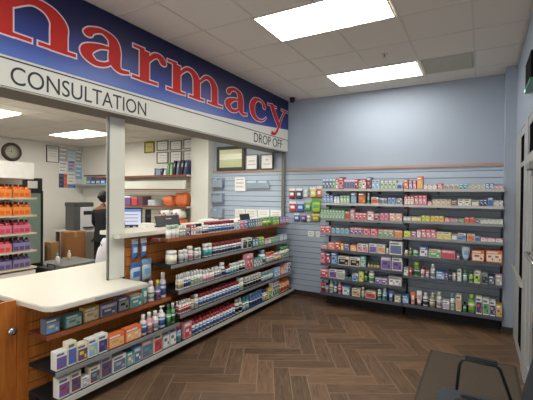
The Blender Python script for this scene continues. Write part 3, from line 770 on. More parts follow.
  (-1.975,-1.886,1,'box',0.125,'orange','red','white',1,'orange box with red panel'),
  (-1.881,-1.837,1,'box',0.109,'gold','yellow','white',1,'gold box with yellow panel'),
  (-1.829,-1.742,1,'box',0.108,'purple','slate','lav',1,'purple box with slate panel'),
  (-1.734,-1.633,1,'box',0.092,'orange','peach','cream',1,'orange box with peach panel'),
  (-1.625,-1.465,2,'box',0.121,'white','pink','slate',1,'white box with pink panel'),
  (-1.450,-1.332,1,'box',0.135,'white','purple','blue',1,'white box with purple panel'),
  (-1.325,-1.209,1,'box',0.133,'white','tan','orange',1,'white box with tan panel'),
  (-1.201,-1.159,1,'bottle',0.117,'white','black','white',1,'white bottle with black cap'),
  (-1.152,-0.970,1,'box',0.189,'white','slate','blue',1,'large white box with slate panel'),
 ]),
 ('fifth right shelf','G',5.62,0.92,[
  (-0.949,-0.888,1,'jar',0.072,'cream','white','tan',1,'cream jar with white lid'),
  (-0.875,-0.848,1,'bottle',0.114,'green','white','lime',1,'thin green bottle'),
  (-0.834,-0.748,1,'jar',0.085,'white','paleg','green',1,'white jar with pale green lid'),
  (-0.741,-0.631,1,'box',0.140,'blue','white','navy',1,'blue box with white panel'),
  (-0.624,-0.466,1,'box',0.111,'cream','green','white',1,'cream box with green panel'),
  (-0.459,-0.288,1,'box',0.109,'pink','red','red',1,'wide pink box with red panel'),
  (-0.276,-0.234,1,'jar',0.067,'white','grey','pink',1,'small white jar with grey lid'),
  (-0.222,-0.110,1,'tube',0.173,'ice','lblue','lblue',1,'large ice blue standing tube'),
  (-0.098,0.051,1,'box',0.145,'orange','cream','red',1,'wide orange box with cream panel'),
  (0.062,0.250,1,'box',0.155,'orange','cream','red',1,'widest orange box with cream panel'),
 ]),
 ('sixth left shelf','G',5.62,0.685,[
  (-2.215,-2.130,1,'box',0.176,'magenta','pink','dred',1,'magenta box with pink panel'),
  (-2.122,-2.046,1,'box',0.175,'navy','red','white',1,'navy box with red panel'),
  (-2.038,-1.940,1,'box',0.189,'blue','lblue','navy',1,'blue box with light blue panel'),
  (-1.931,-1.747,1,'box',0.140,'cream','black','grey',1,'wide cream box with black panel'),
  (-1.739,-1.576,1,'box',0.138,'white','black','tan',1,'wide white box with black panel'),
  (-1.569,-1.493,1,'box',0.167,'teal','paleg','teal',1,'teal box with pale green panel'),
  (-1.470,-1.285,4,'jar',0.090,'brown','dgreen','tan',1,'small brown jar with green lid'),
  (-1.271,-1.120,1,'box',0.191,'lav','purple','navy',1,'large lavender box with purple panel'),
  (-1.113,-0.967,1,'box',0.188,'white','purple','navy',1,'large white box with purple panel'),
 ]),
 ('seventh left shelf','G',5.62,0.465,[
  (-2.221,-2.077,1,'box',0.128,'pink','red','white',1,'pink box with red panel'),
  (-2.069,-1.945,1,'box',0.142,'white','purple','navy',1,'white box with purple panel'),
  (-1.937,-1.816,1,'box',0.140,'white','greyg','grey',1,'white box with grey-green panel'),
  (-1.808,-1.705,2,'jar',0.062,'teal','black','slate',1,'low teal jar with black lid'),
  (-1.697,-1.604,1,'box',0.107,'white','blue','lblue',1,'white box with blue panel'),
  (-1.596,-1.520,1,'box',0.152,'lime','yellow','blue',1,'lime box with yellow panel'),
  (-1.512,-1.467,1,'bottle',0.181,'black','white','green',1,'black bottle with white cap'),
  (-1.460,-1.363,1,'bottle',0.195,'white','white','green',1,'white bottle with green label'),
  (-1.348,-1.167,2,'box',0.089,'lav','purple','white',1,'lavender box with purple panel'),
  (-1.160,-0.971,1,'box',0.131,'grey','white','slate',1,'wide grey box with white panel'),
 ]),
 ('lowest left shelf','G',5.62,0.23,[
  (-2.218,-2.150,1,'bottle',0.176,'red','red','dred',1,'red bottle with dark red label'),
  (-2.141,-2.083,1,'bottle',0.143,'lblue','black','pink',1,'light blue bottle with black cap'),
  (-2.074,-2.008,1,'bottle',0.190,'white','paleg','paleg',1,'white bottle with pale green cap'),
  (-2.003,-1.942,1,'bottle',0.189,'blue','lblue','white',1,'blue bottle with light blue cap'),
  (-1.937,-1.869,1,'bottle',0.188,'pink','white','red',1,'pink bottle with white cap'),
  (-1.853,-1.734,1,'box',0.124,'lblue','white','slate',1,'light blue box with white panel'),
  (-1.702,-1.570,1,'box',0.122,'cream','tan','brown',1,'cream box with tan panel'),
  (-1.558,-1.509,1,'bottle',0.152,'tan','cream','white',1,'tan bottle with cream cap'),
  (-1.494,-1.338,1,'box',0.105,'cream','red','dred',1,'wide cream box with red panel'),
  (-1.323,-1.257,1,'bottle',0.148,'white','white','dgreen',1,'white bottle with dark green label'),
  (-1.250,-1.178,1,'bottle',0.177,'lblue','white','teal',1,'light blue bottle with white cap'),
  (-1.164,-1.086,1,'tube',0.146,'blue','lblue','white',1,'blue tube with light blue cap'),
  (-1.072,-0.982,1,'box',0.101,'greyg','cream','green',1,'grey-green box with cream panel'),
  (-0.961,-0.872,1,'box',0.115,'blue','lblue','white',1,'blue box with light blue panel'),
 ]),
 ('sixth right shelf','G',5.62,0.63,[
  (-0.946,-0.884,1,'box',0.115,'grey','white','slate',1,'grey box with white panel'),
  (-0.878,-0.831,1,'bottle',0.171,'orange','brown','red',1,'orange bottle with brown cap'),
  (-0.824,-0.731,1,'oval',0.198,'green','lime','dgreen',1,'oval bright green bottle'),
  (-0.724,-0.666,1,'bottle',0.154,'white','red','pink',1,'white bottle with red cap'),
  (-0.659,-0.607,1,'bottle',0.140,'pink','dred','white',1,'pink bottle with dark red cap'),
  (-0.601,-0.531,1,'oval',0.194,'white','white','grey',1,'oval white bottle'),
  (-0.525,-0.412,1,'box',0.110,'blue','lblue','white',1,'wide blue box with light blue panel'),
  (-0.408,-0.375,1,'box',0.095,'purple','plum','white',1,'purple box with plum panel'),
  (-0.369,-0.332,1,'bottle',0.149,'navy','black','slate',1,'navy bottle with black cap'),
  (-0.326,-0.272,1,'bottle',0.149,'tan','black','white',1,'tan bottle with black cap'),
  (-0.262,-0.212,1,'box',0.161,'paleg','white','grey',1,'pale green box with white panel'),
  (-0.200,-0.141,1,'bottle',0.160,'teal','green','white',1,'teal bottle with green cap'),
  (-0.129,-0.071,1,'bottle',0.146,'lime','dgreen','green',1,'lime bottle with dark green cap'),
  (-0.062,0.010,1,'box',0.158,'white','lime','black',1,'white box with lime panel'),
  (0.019,0.089,1,'box',0.144,'grey','black','slate',1,'grey box with black panel'),
  (0.098,0.167,1,'box',0.117,'navy','slate','white',1,'navy box with slate panel'),
  (0.175,0.254,1,'box',0.141,'mauve','grey','white',1,'mauve box with grey panel'),
 ]),
 ('lowest right shelf','G',5.62,0.23,[
  (-0.859,-0.785,1,'tube',0.171,'orange','white','white',1,'orange tube with white cap'),
  (-0.778,-0.699,1,'tube',0.198,'white','pink','pink',1,'white tube with pink cap'),
  (-0.693,-0.615,1,'bottle',0.182,'white','white','navy',1,'white bottle with navy label'),
  (-0.608,-0.525,1,'pump',0.194,'olive','white','cream',1,'olive pump bottle'),
  (-0.519,-0.444,1,'oval',0.220,'white','cream','grey',1,'oval white bottle'),
  (-0.437,-0.351,1,'box',0.109,'white','lav','grey',1,'white box with lavender panel'),
  (-0.345,-0.284,1,'bottle',0.217,'white','teal','paleg',1,'white bottle with teal cap'),
  (-0.276,-0.206,1,'box',0.215,'cream','tan','pink',1,'tall cream box with tan panel'),
  (-0.192,-0.147,1,'bottle',0.134,'slate','black','green',1,'slate bottle with black cap'),
  (-0.129,-0.048,1,'oval',0.239,'green','lime','lime',1,'large bright green bottle'),
  (-0.040,0.032,1,'box',0.223,'white','navy','red',1,'tall white box with navy panel'),
  (0.040,0.111,1,'box',0.209,'white','green','navy',1,'tall white box with green panel'),
  (0.117,0.183,1,'box',0.194,'white','navy','lav',1,'white box with navy panel'),
  (0.189,0.255,1,'box',0.154,'gold','tan','brown',1,'gold box with tan panel'),
 ]),
]
stock(RUNS)
# every product says which one it is
from collections import defaultdict
grp = defaultdict(list)
for p in placed: grp[(p[1], p[2], p[4])].append(p)
for (desc, sname, row), ps in grp.items():
    ps.sort(key=lambda p: p[5]); side = ps[0][3]
    where = 'on the ' + (sname.replace('rack shelf', 'counter rack shelf') if side == 'C' else 'back wall ' + sname)
    for i, p in enumerate(ps):
        s = desc + (',' if len(ps) > 1 or row >= 0 else '')
        if len(ps) > 1: s += ' ' + ('leftmost' if i == 0 else 'rightmost' if i == len(ps)-1 else ORD[i] + ' from left')
        if row >= 0: s += (',' if len(ps) > 1 else '') + (' front row' if row == 0 else ' back row')
        s += (', ' if s[-1] != ',' and (len(ps) > 1 or row >= 0) else ' ') + where
        if len(s.split()) > 16: s = s.replace('on the ', '')
        p[0]['label'] = s
        if len(ps) > 1 or row >= 0: p[0]['group'] = desc.split(' with ')[0] + 's ' + ('on the ' + sname if side == 'C' else 'on the back wall ' + sname)

# ------------------------------------------------------------------ back wall shelving
gd = thing('wall_shelving', 'dark slate two bay shelving full of products on the back wall', 'shelving', (0, 0, 0))
for x0, x1 in ((-2.20, -.965), (-.955, .25)):
    b = MB(); b.box(x0+.012, x1-.012, 6.025, 6.045, .2, 1.845)
    b.m(1)
    for k in range(16): b.box(x0+.012, x1-.012, 6.023, 6.0255, .3+.0975*k, .306+.0975*k)
    b.build('back_panel', [mat('shelving back panel', 'a3b0bf', rough=.5), mat('slate groove', '56606e')], gd)
for x in (-2.20, -.96, .25):
    b = MB(); b.box(x-.012, x+.012, 5.995, 6.05, 0.0, 1.87); b.build('upright', m_black, gd)
LZ = [1.865, 1.645, 1.40, 1.17, .915, .685, .465]; RZ = [1.862, 1.642, 1.415, 1.182, .92, .63]
for x0, x1, zs in ((-2.205, -.965, LZ), (-.955, .255, RZ)):
    for i, z in enumerate(zs):
        b = MB(); b.box(x0, x1, 5.63, 6.02, z-.018, z)
        for xb in (x0+.01, x1-.014, x0+.42, x0+.83):
            b.box(xb, xb+.004, 5.80, 6.02, z-.07, z-.018)
        s = b.build('shelf', m_steel, gd)
        b = MB(); b.box(x0, x1, 5.618, 5.63, z-.03, z+.004); b.build('price_rail', m_railw if i < 2 else (m_rail if i in (2, 3) else m_raild), s)
    b = MB(); b.box(x0, x1, 5.63, 6.02, .19, .23); b.box(x0+.02, x1-.02, 5.86, 6.02, 0.0, .19); s = b.build('base_deck', m_blackm, gd)
    b = MB(); b.box(x0, x1, 5.618, 5.63, .19, .234); b.build('price_rail', m_raild, s)

# hanging packets on the slat wall left of the shelving
def packet(name, label, cat, loc, rz, w, h, c1, c2, group, hook=True, fat=.012):
    """hangs with its back at local y=0, front towards local -Y"""
    t = thing(name, label, cat, loc, rz, group)
    bm = bmesh.new(); N = 6; g = {}
    for s in (-1, 1):
        for i in range(N+1):
            for j in range(N+1):
                u, v = i/N, j/N; e = math.sin(PI*u)**.6*math.sin(PI*v)**.6
                if e < 1e-3 and s == 1: g[s, i, j] = g[-1, i, j]; continue
                g[s, i, j] = bm.verts.new(((u-.5)*w, -.03 + s*fat*e, -h + v*(h*.78)))
    for s in (-1, 1):
        for i in range(N):
            for j in range(N):
                vs = [g[s, i, j], g[s, i+1, j], g[s, i+1, j+1], g[s, i, j+1]]
                if len(set(vs)) > 2:
                    try: f = bm.faces.new(vs); f.smooth = True
                    except ValueError: pass
    b = MB(); b.add(bm); b.build('pouch', pm(c1), t)
    b = MB(); b.box(-w/2, w/2, -.032, -.028, -h*.24, 0); b.box(-w*.3, w*.3, -.03-fat-.002, -.03-fat*.7, -h*.68, -h*.42); b.build('header_card', pm(c2), t)
    b = MB(); b.tube([(0, -.002, -.012), (0, -.07, -.012), (0, -.078, 0)], .0022, 6); b.build('peg_hook', m_chrome, t)
    return t
HP = [(-2.916, 1.890, 0.112, 0.190, 'dred', 'white', 'red and white hanging packet at the left end of the top peg row'),
      (-2.780, 1.890, 0.112, 0.190, 'navy', 'white', 'navy and white hanging packet second in the top peg row'),
      (-2.655, 1.910, 0.092, 0.180, 'white', 'ice', 'white hanging packet third in the top peg row'),
      (-2.515, 1.910, 0.110, 0.190, 'yellow', 'white', 'yellow hanging packet in the top peg row'),
      (-2.400, 1.930, 0.082, 0.210, 'orange', 'white', 'orange hanging packet beside the top left shelf'),
      (-2.900, 1.660, 0.133, 0.190, 'red', 'white', 'red hanging packet at the left end of the middle peg row'),
      (-2.750, 1.660, 0.133, 0.190, 'blue', 'ice', 'blue hanging packet second in the middle peg row'),
      (-2.610, 1.680, 0.112, 0.190, 'green', 'paleg', 'dark green hanging packet third in the middle peg row'),
      (-2.455, 1.710, 0.163, 0.240, 'lime', 'green', 'large bright green hanging packet beside the shelving'),
      (-2.820, 1.450, 0.102, 0.150, 'blue', 'white', 'small blue hanging packet in the lowest peg row'),
      (-2.690, 1.450, 0.102, 0.150, 'plum', 'lav', 'dark purple hanging packet in the lowest peg row'),
      (-2.590, 1.450, 0.071, 0.150, 'white', 'grey', 'narrow white hanging packet in the lowest peg row'),
      (-2.460, 1.450, 0.143, 0.140, 'olive', 'yellow', 'yellow-green hanging packet in the lowest peg row')]
for x, z, w, h, c1, c2, lb in HP:
    packet('hanging_packet', lb, 'packet', (x, YW-.0221, z), 0, w, h, c1, c2, 'packets hanging on the slat wall')
for x, w, lb in ((-2.56, .11, 'larger white notice card on the slat wall under the hanging packets'), (-2.43, .07, 'smaller white notice card on the slat wall beside the shelving')):
    t = thing('notice_card', lb, 'card', (x, YW-.0221, 1.10), 0, 'notice cards on the slat wall')
    b = MB(); b.box(-w/2, w/2, -.004, 0, -.05, .05); b.build('card', m_paper, t)
    b = MB(); b.box(-w*.32, w*.32, -.0046, -.004, .01, .02); b.box(-w*.32, w*.2, -.0046, -.004, -.02, -.008); b.build('print', pm('grey'), t)
# blister packs on the oak slats
for y, z, w, h, c1, c2, fat, lb in ((2.755, 1.285, .08, .21, 'blue', 'ice', .010, 'left of two narrow blue packs hanging on the oak slats'),
        (2.875, 1.285, .08, .21, 'blue', 'white', .010, 'right of two narrow blue packs hanging on the oak slats'),
        (2.765, 1.035, .14, .22, 'ice', 'blue', .022, 'left of two wide pale blue packs above the display bottles'),
        (2.918, 1.055, .135, .24, 'ice', 'lblue', .022, 'right of two wide pale blue packs above the display bottles')):
    packet('blister_pack', lb, 'packet', (-3.1995, y, z), PI/2, w, h, c1, c2, 'blue packs hanging on the oak slats', fat=fat)

# ------------------------------------------------------------------ drop off alcove
def acrylic(): return mat('clear blue acrylic', 'b4c4d4', rough=.1, trans=.55, var=.02)
for i, (z, lb) in enumerate(((2.10, 'topmost of three clear blue acrylic pockets beside the white partition'), (1.80, 'middle of three clear blue acrylic pockets beside the white partition'), (1.50, 'lowest of three clear blue acrylic pockets beside the white partition'))):
    t = thing('brochure_pocket', lb, 'brochure holder', (-4.67, YW-.0222, z), 0, 'acrylic pockets in the drop off alcove')
    b = MB(); b.box(0, .26, -.006, 0, -.19, 0); b.box(0, .26, -.09, -.086, -.19, -.05); b.box(0, .004, -.086, -.006, -.19, -.02); b.box(.256, .26, -.086, -.006, -.19, -.02); b.box(0, .26, -.086, -.006, -.194, -.19)
    b.build('pocket', mat('pale blue acrylic', 'a9b9c9', rough=.2, trans=.3, var=.03), t)
    b = MB(); b.box(.02, .12, -.08, -.01, -.189, -.03); b.box(.14, .24, -.08, -.01, -.189, -.06); b.build('leaflets', pm('slate' if i == 1 else 'lblue'), t)
t = thing('brochure_rack', 'white paper notice pad hanging on the alcove slat wall', 'notice', (-4.15, YW-.0221, 2.10))
b = MB(); b.box(0, .24, -.03, 0, -.27, 0, .003); b.build('pad', m_paper, t)
for z0 in (-.05, -.12, -.19):
    b = MB(); b.box(.03, .2, -.0306, -.03, z0, z0+.02); b.build('printed_line', pm('grey'), t)
t = thing('brochure_rack', 'low clear rack of pale leaflets hanging right of the white notice pad', 'notice', (-3.88, YW-.0221, 2.03))
b = MB(); b.box(0, .5, -.05, -.046, -.14, -.04); b.box(0, .5, -.046, 0, -.144, -.14); b.build('rack', mat('pale blue acrylic', '9db0c4'), t)
for k in range(2):
    b = MB(); b.box(.03+.24*k, .22+.24*k, -.04, -.01, -.139, .0); b.build('leaflet', pm('ice'), t)
for k, (x, w, lb) in enumerate(((-4.15, .22, 'white form leaning at the left end of the alcove slat wall behind the black stand'), (-3.90, .24, 'second white form from the left on the alcove slat wall'),
        (-3.63, .24, 'third white form from the left on the alcove slat wall'), (-3.36, .22, 'white form nearest the thin dark shutter rail'))):
    t = thing('paper_form', lb, 'paper', (x, YW-.0221, 1.49), 0, 'white forms on the alcove slat wall')
    b = MB(); b.box(0, w, -.012, 0, -.21, 0); b.build('sheet', m_paper, t)
    for z0 in (-.05, -.09, -.15):
        b = MB(); b.box(.03, w-.04, -.0126, -.012, z0, z0+.012); b.build('printed_line', pm('grey'), t)
# framed pieces standing on the trim
def frame(name, label, cat, loc, rz, w, h, fw, mf, mi, group=None, prints=None):
    """picture with its back at local y=0, bottom-left at the origin"""
    t = thing(name, label, cat, loc, rz, group)
    b = MB(); b.box(0, w, -.025, 0, 0, fw); b.box(0, w, -.025, 0, h-fw, h); b.box(0, fw, -.025, 0, fw, h-fw); b.box(w-fw, w, -.025, 0, fw, h-fw); b.build('frame', mf, t)
    b = MB(); b.box(fw, w-fw, -.012, -.002, fw, h-fw)
    b.m(1)
    for x0, x1, z0, z1 in (prints or ()): b.box(fw+x0*(w-2*fw), fw+x1*(w-2*fw), -.0128, -.012, fw+z0*(h-2*fw), fw+z1*(h-2*fw))
    b.build('picture', mi, t)
    return t
m_df = mat('dark olive frame', '35342a', rough=.4); m_gf = mat('grey frame', '6d6c66', rough=.4)
frame('framed_picture', 'large dark framed picture on the trim beside the white partition', 'picture', (-4.58, YW-.046, 2.236), 0, .66, .47, .06, m_df, [mat('olive print', 'b9c09a', rough=.15), mat('pale band', 'dfe3cc')], None, [(.0, 1, .45, .75)])
frame('framed_certificate', 'left of two small framed certificates on the trim', 'certificate', (-3.90, YW-.046, 2.236), 0, .27, .29, .018, m_gf, [m_paper, pm('grey')], 'certificates on the trim', [(.2, .8, .55, .62), (.15, .85, .3, .36)])
frame('framed_certificate', 'right of two small framed certificates on the trim', 'certificate', (-3.57, YW-.046, 2.236), 0, .27, .28, .018, m_df, [m_paper, pm('grey')], 'certificates on the trim', [(.4, .6, .6, .72), (.2, .8, .3, .36)])

# things on the drop off counter
t = thing('document_stand', 'black document stand tilted on the high countertop near the post', 'stand', (-3.44, 3.5, 1.3605), PI/2)
b = MB(); b.box(-.2, .2, -.05, .06, 0, .012, .003); b.build('base', m_black, t)
bm = bmesh.new(); v = [bm.verts.new(p) for p in ((-.2, -.04, .012), (.2, -.04, .012), (.22, .02, .13), (-.18, .02, .13))]; bm.faces.new(v)
ex = bmesh.ops.extrude_face_region(bm, geom=bm.faces[:]); bmesh.ops.translate(bm, verts=[q for q in ex['geom'] if isinstance(q, bmesh.types.BMVert)], vec=(0, .02, 0))
b = MB(); b.add(bm); b.build('panel', mat('charcoal panel', '24272b', rough=.4), t)
b = MB(); b.box(-.04, .06, -.012, -.008, .085, .10); b.build('maker_plate', pm('grey'), t)
t = thing('document_stand', 'small black card stand on the high countertop near the slat wall', 'stand', (-3.24, 4.98, 1.3605), PI/2)
b = MB(); b.box(-.12, .12, -.04, .05, 0, .01, .003); b.build('base', m_black, t)
bm = bmesh.new(); v = [bm.verts.new(p) for p in ((-.14, -.03, .01), (.12, -.03, .01), (.16, .02, .1), (-.10, .02, .1))]; bm.faces.new(v)
ex = bmesh.ops.extrude_face_region(bm, geom=bm.faces[:]); bmesh.ops.translate(bm, verts=[q for q in ex['geom'] if isinstance(q, bmesh.types.BMVert)], vec=(0, .015, 0))
b = MB(); b.add(bm); b.build('panel', m_black, t)
t = thing('paper_stack', 'low stack of white paper on the high countertop beside the black document stand', 'paper', (-3.42, 4.3, 1.3605), PI/2)
b = MB(); b.box(-.12, .12, -.09, .09, 0, .03); b.box(-.11, .13, -.08, .08, .031, .045); b.build('sheets', m_paper, t)
t = thing('paper_stack', 'white forms box on the high countertop left of the black document stand', 'paper', (-3.45, 3.17, 1.3605), PI/2)
b = MB(); b.box(-.07, .07, -.06, .06, 0, .055); b.build('sheets', m_paper, t)
t = thing('pen_cup', 'small dark pen cup on the high countertop beside the post', 'cup', (-3.5, 2.86, 1.3605))
b = MB(); b.lathe([(.028, 0), (.032, .08), (.027, .08), (.024, .01), (0, .01)]); b.build('cup', m_black, t)
for k, (dx, dy, c) in enumerate(((.01, .0, 'greyg'), (-.01, .01, 'navy'), (0, -.012, 'dgreen'))):
    b = MB(); b.tube([(dx*.5, dy*.5, .012), (dx*2, dy*2, .125)], .004, 6); b.build('pen', pm(c), t)

# ------------------------------------------------------------------ dispensary: back wall side
t = thing('wall_shelf', 'white wall unit with red-brown edged shelves behind the drop off counter', 'shelving', (0, 0, 0))
m_wslat = mat('white slat board', 'cfccc1', rough=.55, var=.03)
b = MB(); b.m(1).box(-8.0, -5.14, YW-.008, YW-.0005, 1.12, 2.14); b.m(0)
for k in range(10): b.box(-8.0, -5.14, YW-.016, YW-.008, 1.13+.1*k, 1.22+.1*k)
b.build('slat_panel', [m_wslat, mat('white slat groove', '938f86')], t)
m_rb = mat('red-brown edge', '8e4a36', rough=.5)
for z, x0 in ((2.16, -8.0), (1.515, -7.45)):
    b = MB(); b.box(x0, -5.14, 5.76, YW-.017, z-.03, z); s = b.build('shelf', m_laminate, t)
    b = MB(); b.box(x0, -5.14, 5.752, 5.76, z-.03, z+.002); b.build('shelf_edge', m_rb, s)
b = MB(); b.box(-7.45, -5.14, 5.70, 5.75, 1.87, 2.04, .004); s = b.build('valance', m_col, t)
b = MB(); b.box(-7.45, -5.14, 5.698, 5.752, 1.845, 1.869); b.build('valance_edge', m_rb, s)
b = MB(); b.box(-7.5, -5.14, 5.45, 6.05, 1.07, 1.10, .004); s = b.build('worktop', m_laminate, t)
b = MB(); b.box(-7.5, -5.14, 5.50, 6.05, .0, 1.069); b.build('base_unit', m_white_wall, t)
# certificates
m_bf = mat('brown grey frame', '6b655b', rough=.4)
for i, (x0, x1, z0, z1, lb) in enumerate(((-6.28, -5.94, 2.72, 2.94, 'upper framed certificate of the left column behind the counter'), (-6.28, -5.94, 2.44, 2.69, 'lower framed certificate of the left column behind the counter'),
        (-5.88, -5.55, 2.71, 2.92, 'upper framed certificate of the middle column behind the counter'), (-5.88, -5.55, 2.43, 2.69, 'lower framed certificate of the middle column behind the counter'),
        (-5.50, -5.15, 2.72, 2.93, 'upper framed certificate beside the white partition'), (-5.50, -5.15, 2.42, 2.69, 'lower framed certificate beside the white partition'))):
    frame('framed_certificate', lb, 'certificate', (x0, YW-.001, z0), 0, x1-x0, z1-z0, .02, m_bf, [m_paper, pm('grey')], 'certificates behind the counter', [(.2, .8, .7, .78), (.15, .85, .45, .5), (.3, .7, .2, .25)])
frame('framed_certificate', 'yellow framed plaque left of the certificates', 'certificate', (-6.67, YW-.001, 2.69), 0, .31, .25, .025, mat('wooden plaque frame', '7a6a34'), [mat('yellow plaque', 'c9b866', rough=.4), pm('olive')], None, [(.2, .8, .5, .6)])
# books
for i, (x, w, h, c, tilt, lb) in enumerate(((-6.08, .05, .15, 'slate', 0, 'short slate book standing first on the wall shelf'), (-6.02, .06, .13, 'lblue', 0, 'short light blue book next to the slate one on the wall shelf'),
        (-5.95, .05, .12, 'grey', 0, 'short grey book in the middle of the wall shelf'), (-5.89, .05, .15, 'navy', .08, 'navy book left of the white binder on the wall shelf'),
        (-5.81, .07, .2, 'white', .22, 'white binder leaning on the wall shelf'), (-5.72, .06, .26, 'green', .15, 'green book leaning on the wall shelf'),
        (-5.63, .05, .22, 'paleg', .12, 'pale green book leaning on the black binders'), (-5.55, .07, .30, 'black', .1, 'first black binder on the wall shelf'),
        (-5.46, .07, .30, 'slate', .16, 'dark slate binder between the black binders'), (-5.36, .08, .31, 'black', .2, 'middle black binder leaning on the wall shelf'),
        (-5.26, .08, .31, 'navy', .2, 'last navy binder beside the white partition'))):
    t = thing('book' if h < .19 else 'binder', lb, 'book', (x, 5.88, 2.1603), 0, 'books and binders on the wall shelf'); t.rotation_euler = (0, tilt, 0)
    b = MB(); b.box(0, w*.85, -.09, .1, 0, h, .003); b.build('cover', pm(c), t)
    b = MB(); b.box(w*.2, w*.65, -.0915, -.09, h*.55, h*.8); b.build('spine_label', pm('grey' if c != 'white' else 'slate'), t)
# bins and bags on the lower shelf
for x, w, h, c, c2, lb in ((-7.2, .17, .2, 'blue', 'lblue', 'blue bin on the lower wall shelf behind the monitor'), (-7.01, .22, .2, 'purple', 'white', 'purple bin with white rim on the lower wall shelf'),
        (-6.77, .20, .17, 'red', 'orange', 'red bin on the lower wall shelf'), (-6.55, .15, .2, 'plum', 'brown', 'dark plum bin on the lower wall shelf'), (-6.25, .22, .12, 'ice', 'white', 'pale plastic bin in the middle of the lower wall shelf')):
    t = thing('storage_bin', lb, 'bin', (x, 5.9, 1.5153), 0, 'bins on the lower wall shelf')
    b = MB(); b.box(0, w*.94, -.12, .12, 0, h*.8, .006); b.build('tub', pm(c), t)
    b = MB(); b.box(-.003, w*.94+.003, -.125, .125, h*.8, h, .006); b.build('lid', pm(c2), t)
def sack(name, label, cat, loc, sx, sy, sz, c1, group=None, c2=None, seed=1):
    t = thing(name, label, cat, loc, 0, group); rnd = random.Random(seed)
    bm = bmesh.new(); bmesh.ops.create_icosphere(bm, subdivisions=3, radius=1)
    for v in bm.verts:
        n = v.co.normalized(); k = 1 + .12*math.sin(5*n.x+seed) * math.cos(6*n.y+seed*2) + .06*math.sin(13*n.z+n.x*9)
        v.co = Vector((math.copysign(abs(n.x)**.45, n.x)*sx/2*k, math.copysign(abs(n.y)**.5, n.y)*sy/2*k, max((n.z*.5+.5)*sz*(k*.5+.5), 0)))
    for f in bm.faces: f.smooth = True
    b = MB(); b.add(bm); b.build('bag', pm(c1), t)
    b = MB(); b.lathe([(.02, sz*.85), (.03, sz*.95), (.035, sz*.97), (.015, sz*.99), (0, sz*.98)], 0, 0, 0, seg=8); b.build('knot', pm(c2 or c1), t)
    return t
m_ = [(-5.70, .30, .22, 'orange', 1, 'left orange bag on the lower wall shelf'), (-5.36, .30, .28, 'orange', 4, 'right orange bag on the lower wall shelf beside the partition')]
for x, w, h, c, s, lb in m_: sack('orange_bag', lb, 'bag', (x, 5.9, 1.5155), w*.98, .22, h, c, 'orange bags on the lower wall shelf', seed=s)
for x, w, h, c, c2, s, lb in ((-5.72, .27, .18, 'white', 'pink', 2, 'left white and pink printed bag on the worktop'), (-5.38, .28, .2, 'white', 'pink', 5, 'right white and pink printed bag on the worktop')):
    t = sack('printed_bag', lb, 'bag', (x, 5.8, 1.255), w, .2, h, c, 'printed bags on the worktop', c2, s)
    b = MB()
    for k in range(4): b.lathe([(.028, 0), (0, .004)], -w*.3+w*.2*k, -.112, h*(.35 if k % 2 else .6), seg=8, axis='y')
    b.build('printed_dots', pm('red' if s == 2 else 'magenta'), t)
t = thing('storage_box', 'orange-red carton under the right printed bag on the worktop', 'box', (-5.38, 5.8, 1.1003)); b = MB(); b.box(-.16, .16, -.11, .11, 0, .15, .004); b.build('carton', pm('orange'), t); b = MB(); b.box(-.12, .12, -.1115, -.11, .04, .1); b.build('front_print', pm('red'), t)
t = thing('storage_box', 'white carton under the left printed bag on the worktop', 'box', (-5.72, 5.8, 1.1003)); b = MB(); b.box(-.15, .15, -.11, .11, 0, .15, .004); b.build('carton', pm('white'), t); b = MB(); b.box(-.12, .12, -.1115, -.11, .04, .1); b.build('front_print', pm('mauve'), t)
# blue items on the far shelf left of the post
for k, (x, c) in enumerate(((-8.6, 'paleg'), (-8.42, 'slate'), (-8.24, 'navy'), (-8.06, 'slate'), (-7.88, 'blue'))):
    t = thing('storage_box', ['pale green', 'first slate', 'navy', 'second slate', 'blue'][k] + ' carton on the small shelf left of the white post', 'box', (x, 5.9, 1.9953), 0, 'cartons on the small far shelf')
    b = MB(); b.box(0, .165, -.08, .08, 0, .17, .003); b.build('carton', pm(c), t); b = MB(); b.box(.02, .14, -.0815, -.08, .02, .07); b.build('front_print', pm('ice'), t)
t = thing('wall_shelf', 'small pale shelf with brown top edge on the far wall left of the post', 'shelf', (0, 0, 0))
b = MB(); b.box(-8.85, -7.65, 5.78, YW-.0177, 1.965, 1.995); b.build('board', mat('blue grey shelf', '8fa0a8'), t)
b = MB(); b.box(-8.85, -8.01, YW-.03, YW-.0005, 2.20, 2.225); b.build('top_rail', mat('brown rail', '6d4c36'), t)
# monitor on a desk behind the counter
t = thing('desk', 'white desk behind the high countertop under the monitor', 'desk', (-4.62, 3.98, 0))
b = MB(); b.box(-.35, .4, -.16, .52, 1.14, 1.17, .004); b.build('top', m_laminate, t)
for sx in (-.3, .34):
    for sy in (-.1, .46):
        b = MB(); b.box(sx-.02, sx+.02, sy-.02, sy+.02, 0, 1.1395); b.build('leg', m_alu, t)
t = thing('monitor', 'flat computer monitor showing a pale blue page behind the counter', 'monitor', (-4.66, 3.98, 1.1703), math.radians(48))
b = MB(); b.box(-.11, .11, -.08, .08, 0, .015, .004); b.build('base', m_black, t)
b = MB(); b.box(-.025, .025, -.0, .03, .015, .25); b.build('neck', m_black, t)
b = MB(); b.box(-.16, .16, -.035, -.001, .10, .38, .006); b.build('housing', m_black, t)
b = MB(); b.box(-.14, .14, -.037, -.0352, .12, .36); b.m(1).box(-.14, .14, -.0385, -.037, .32, .36); b.m(2)
for k in range(3): b.box(-.12, .10, -.0385, -.037, .27-.05*k, .28-.05*k)
b.build('screen', [mat('screen page', 'b4bfd6', emit=.5), mat('screen header', '5f7fb6', emit=.4), mat('screen text', '8a6f8c', emit=.2)], t)
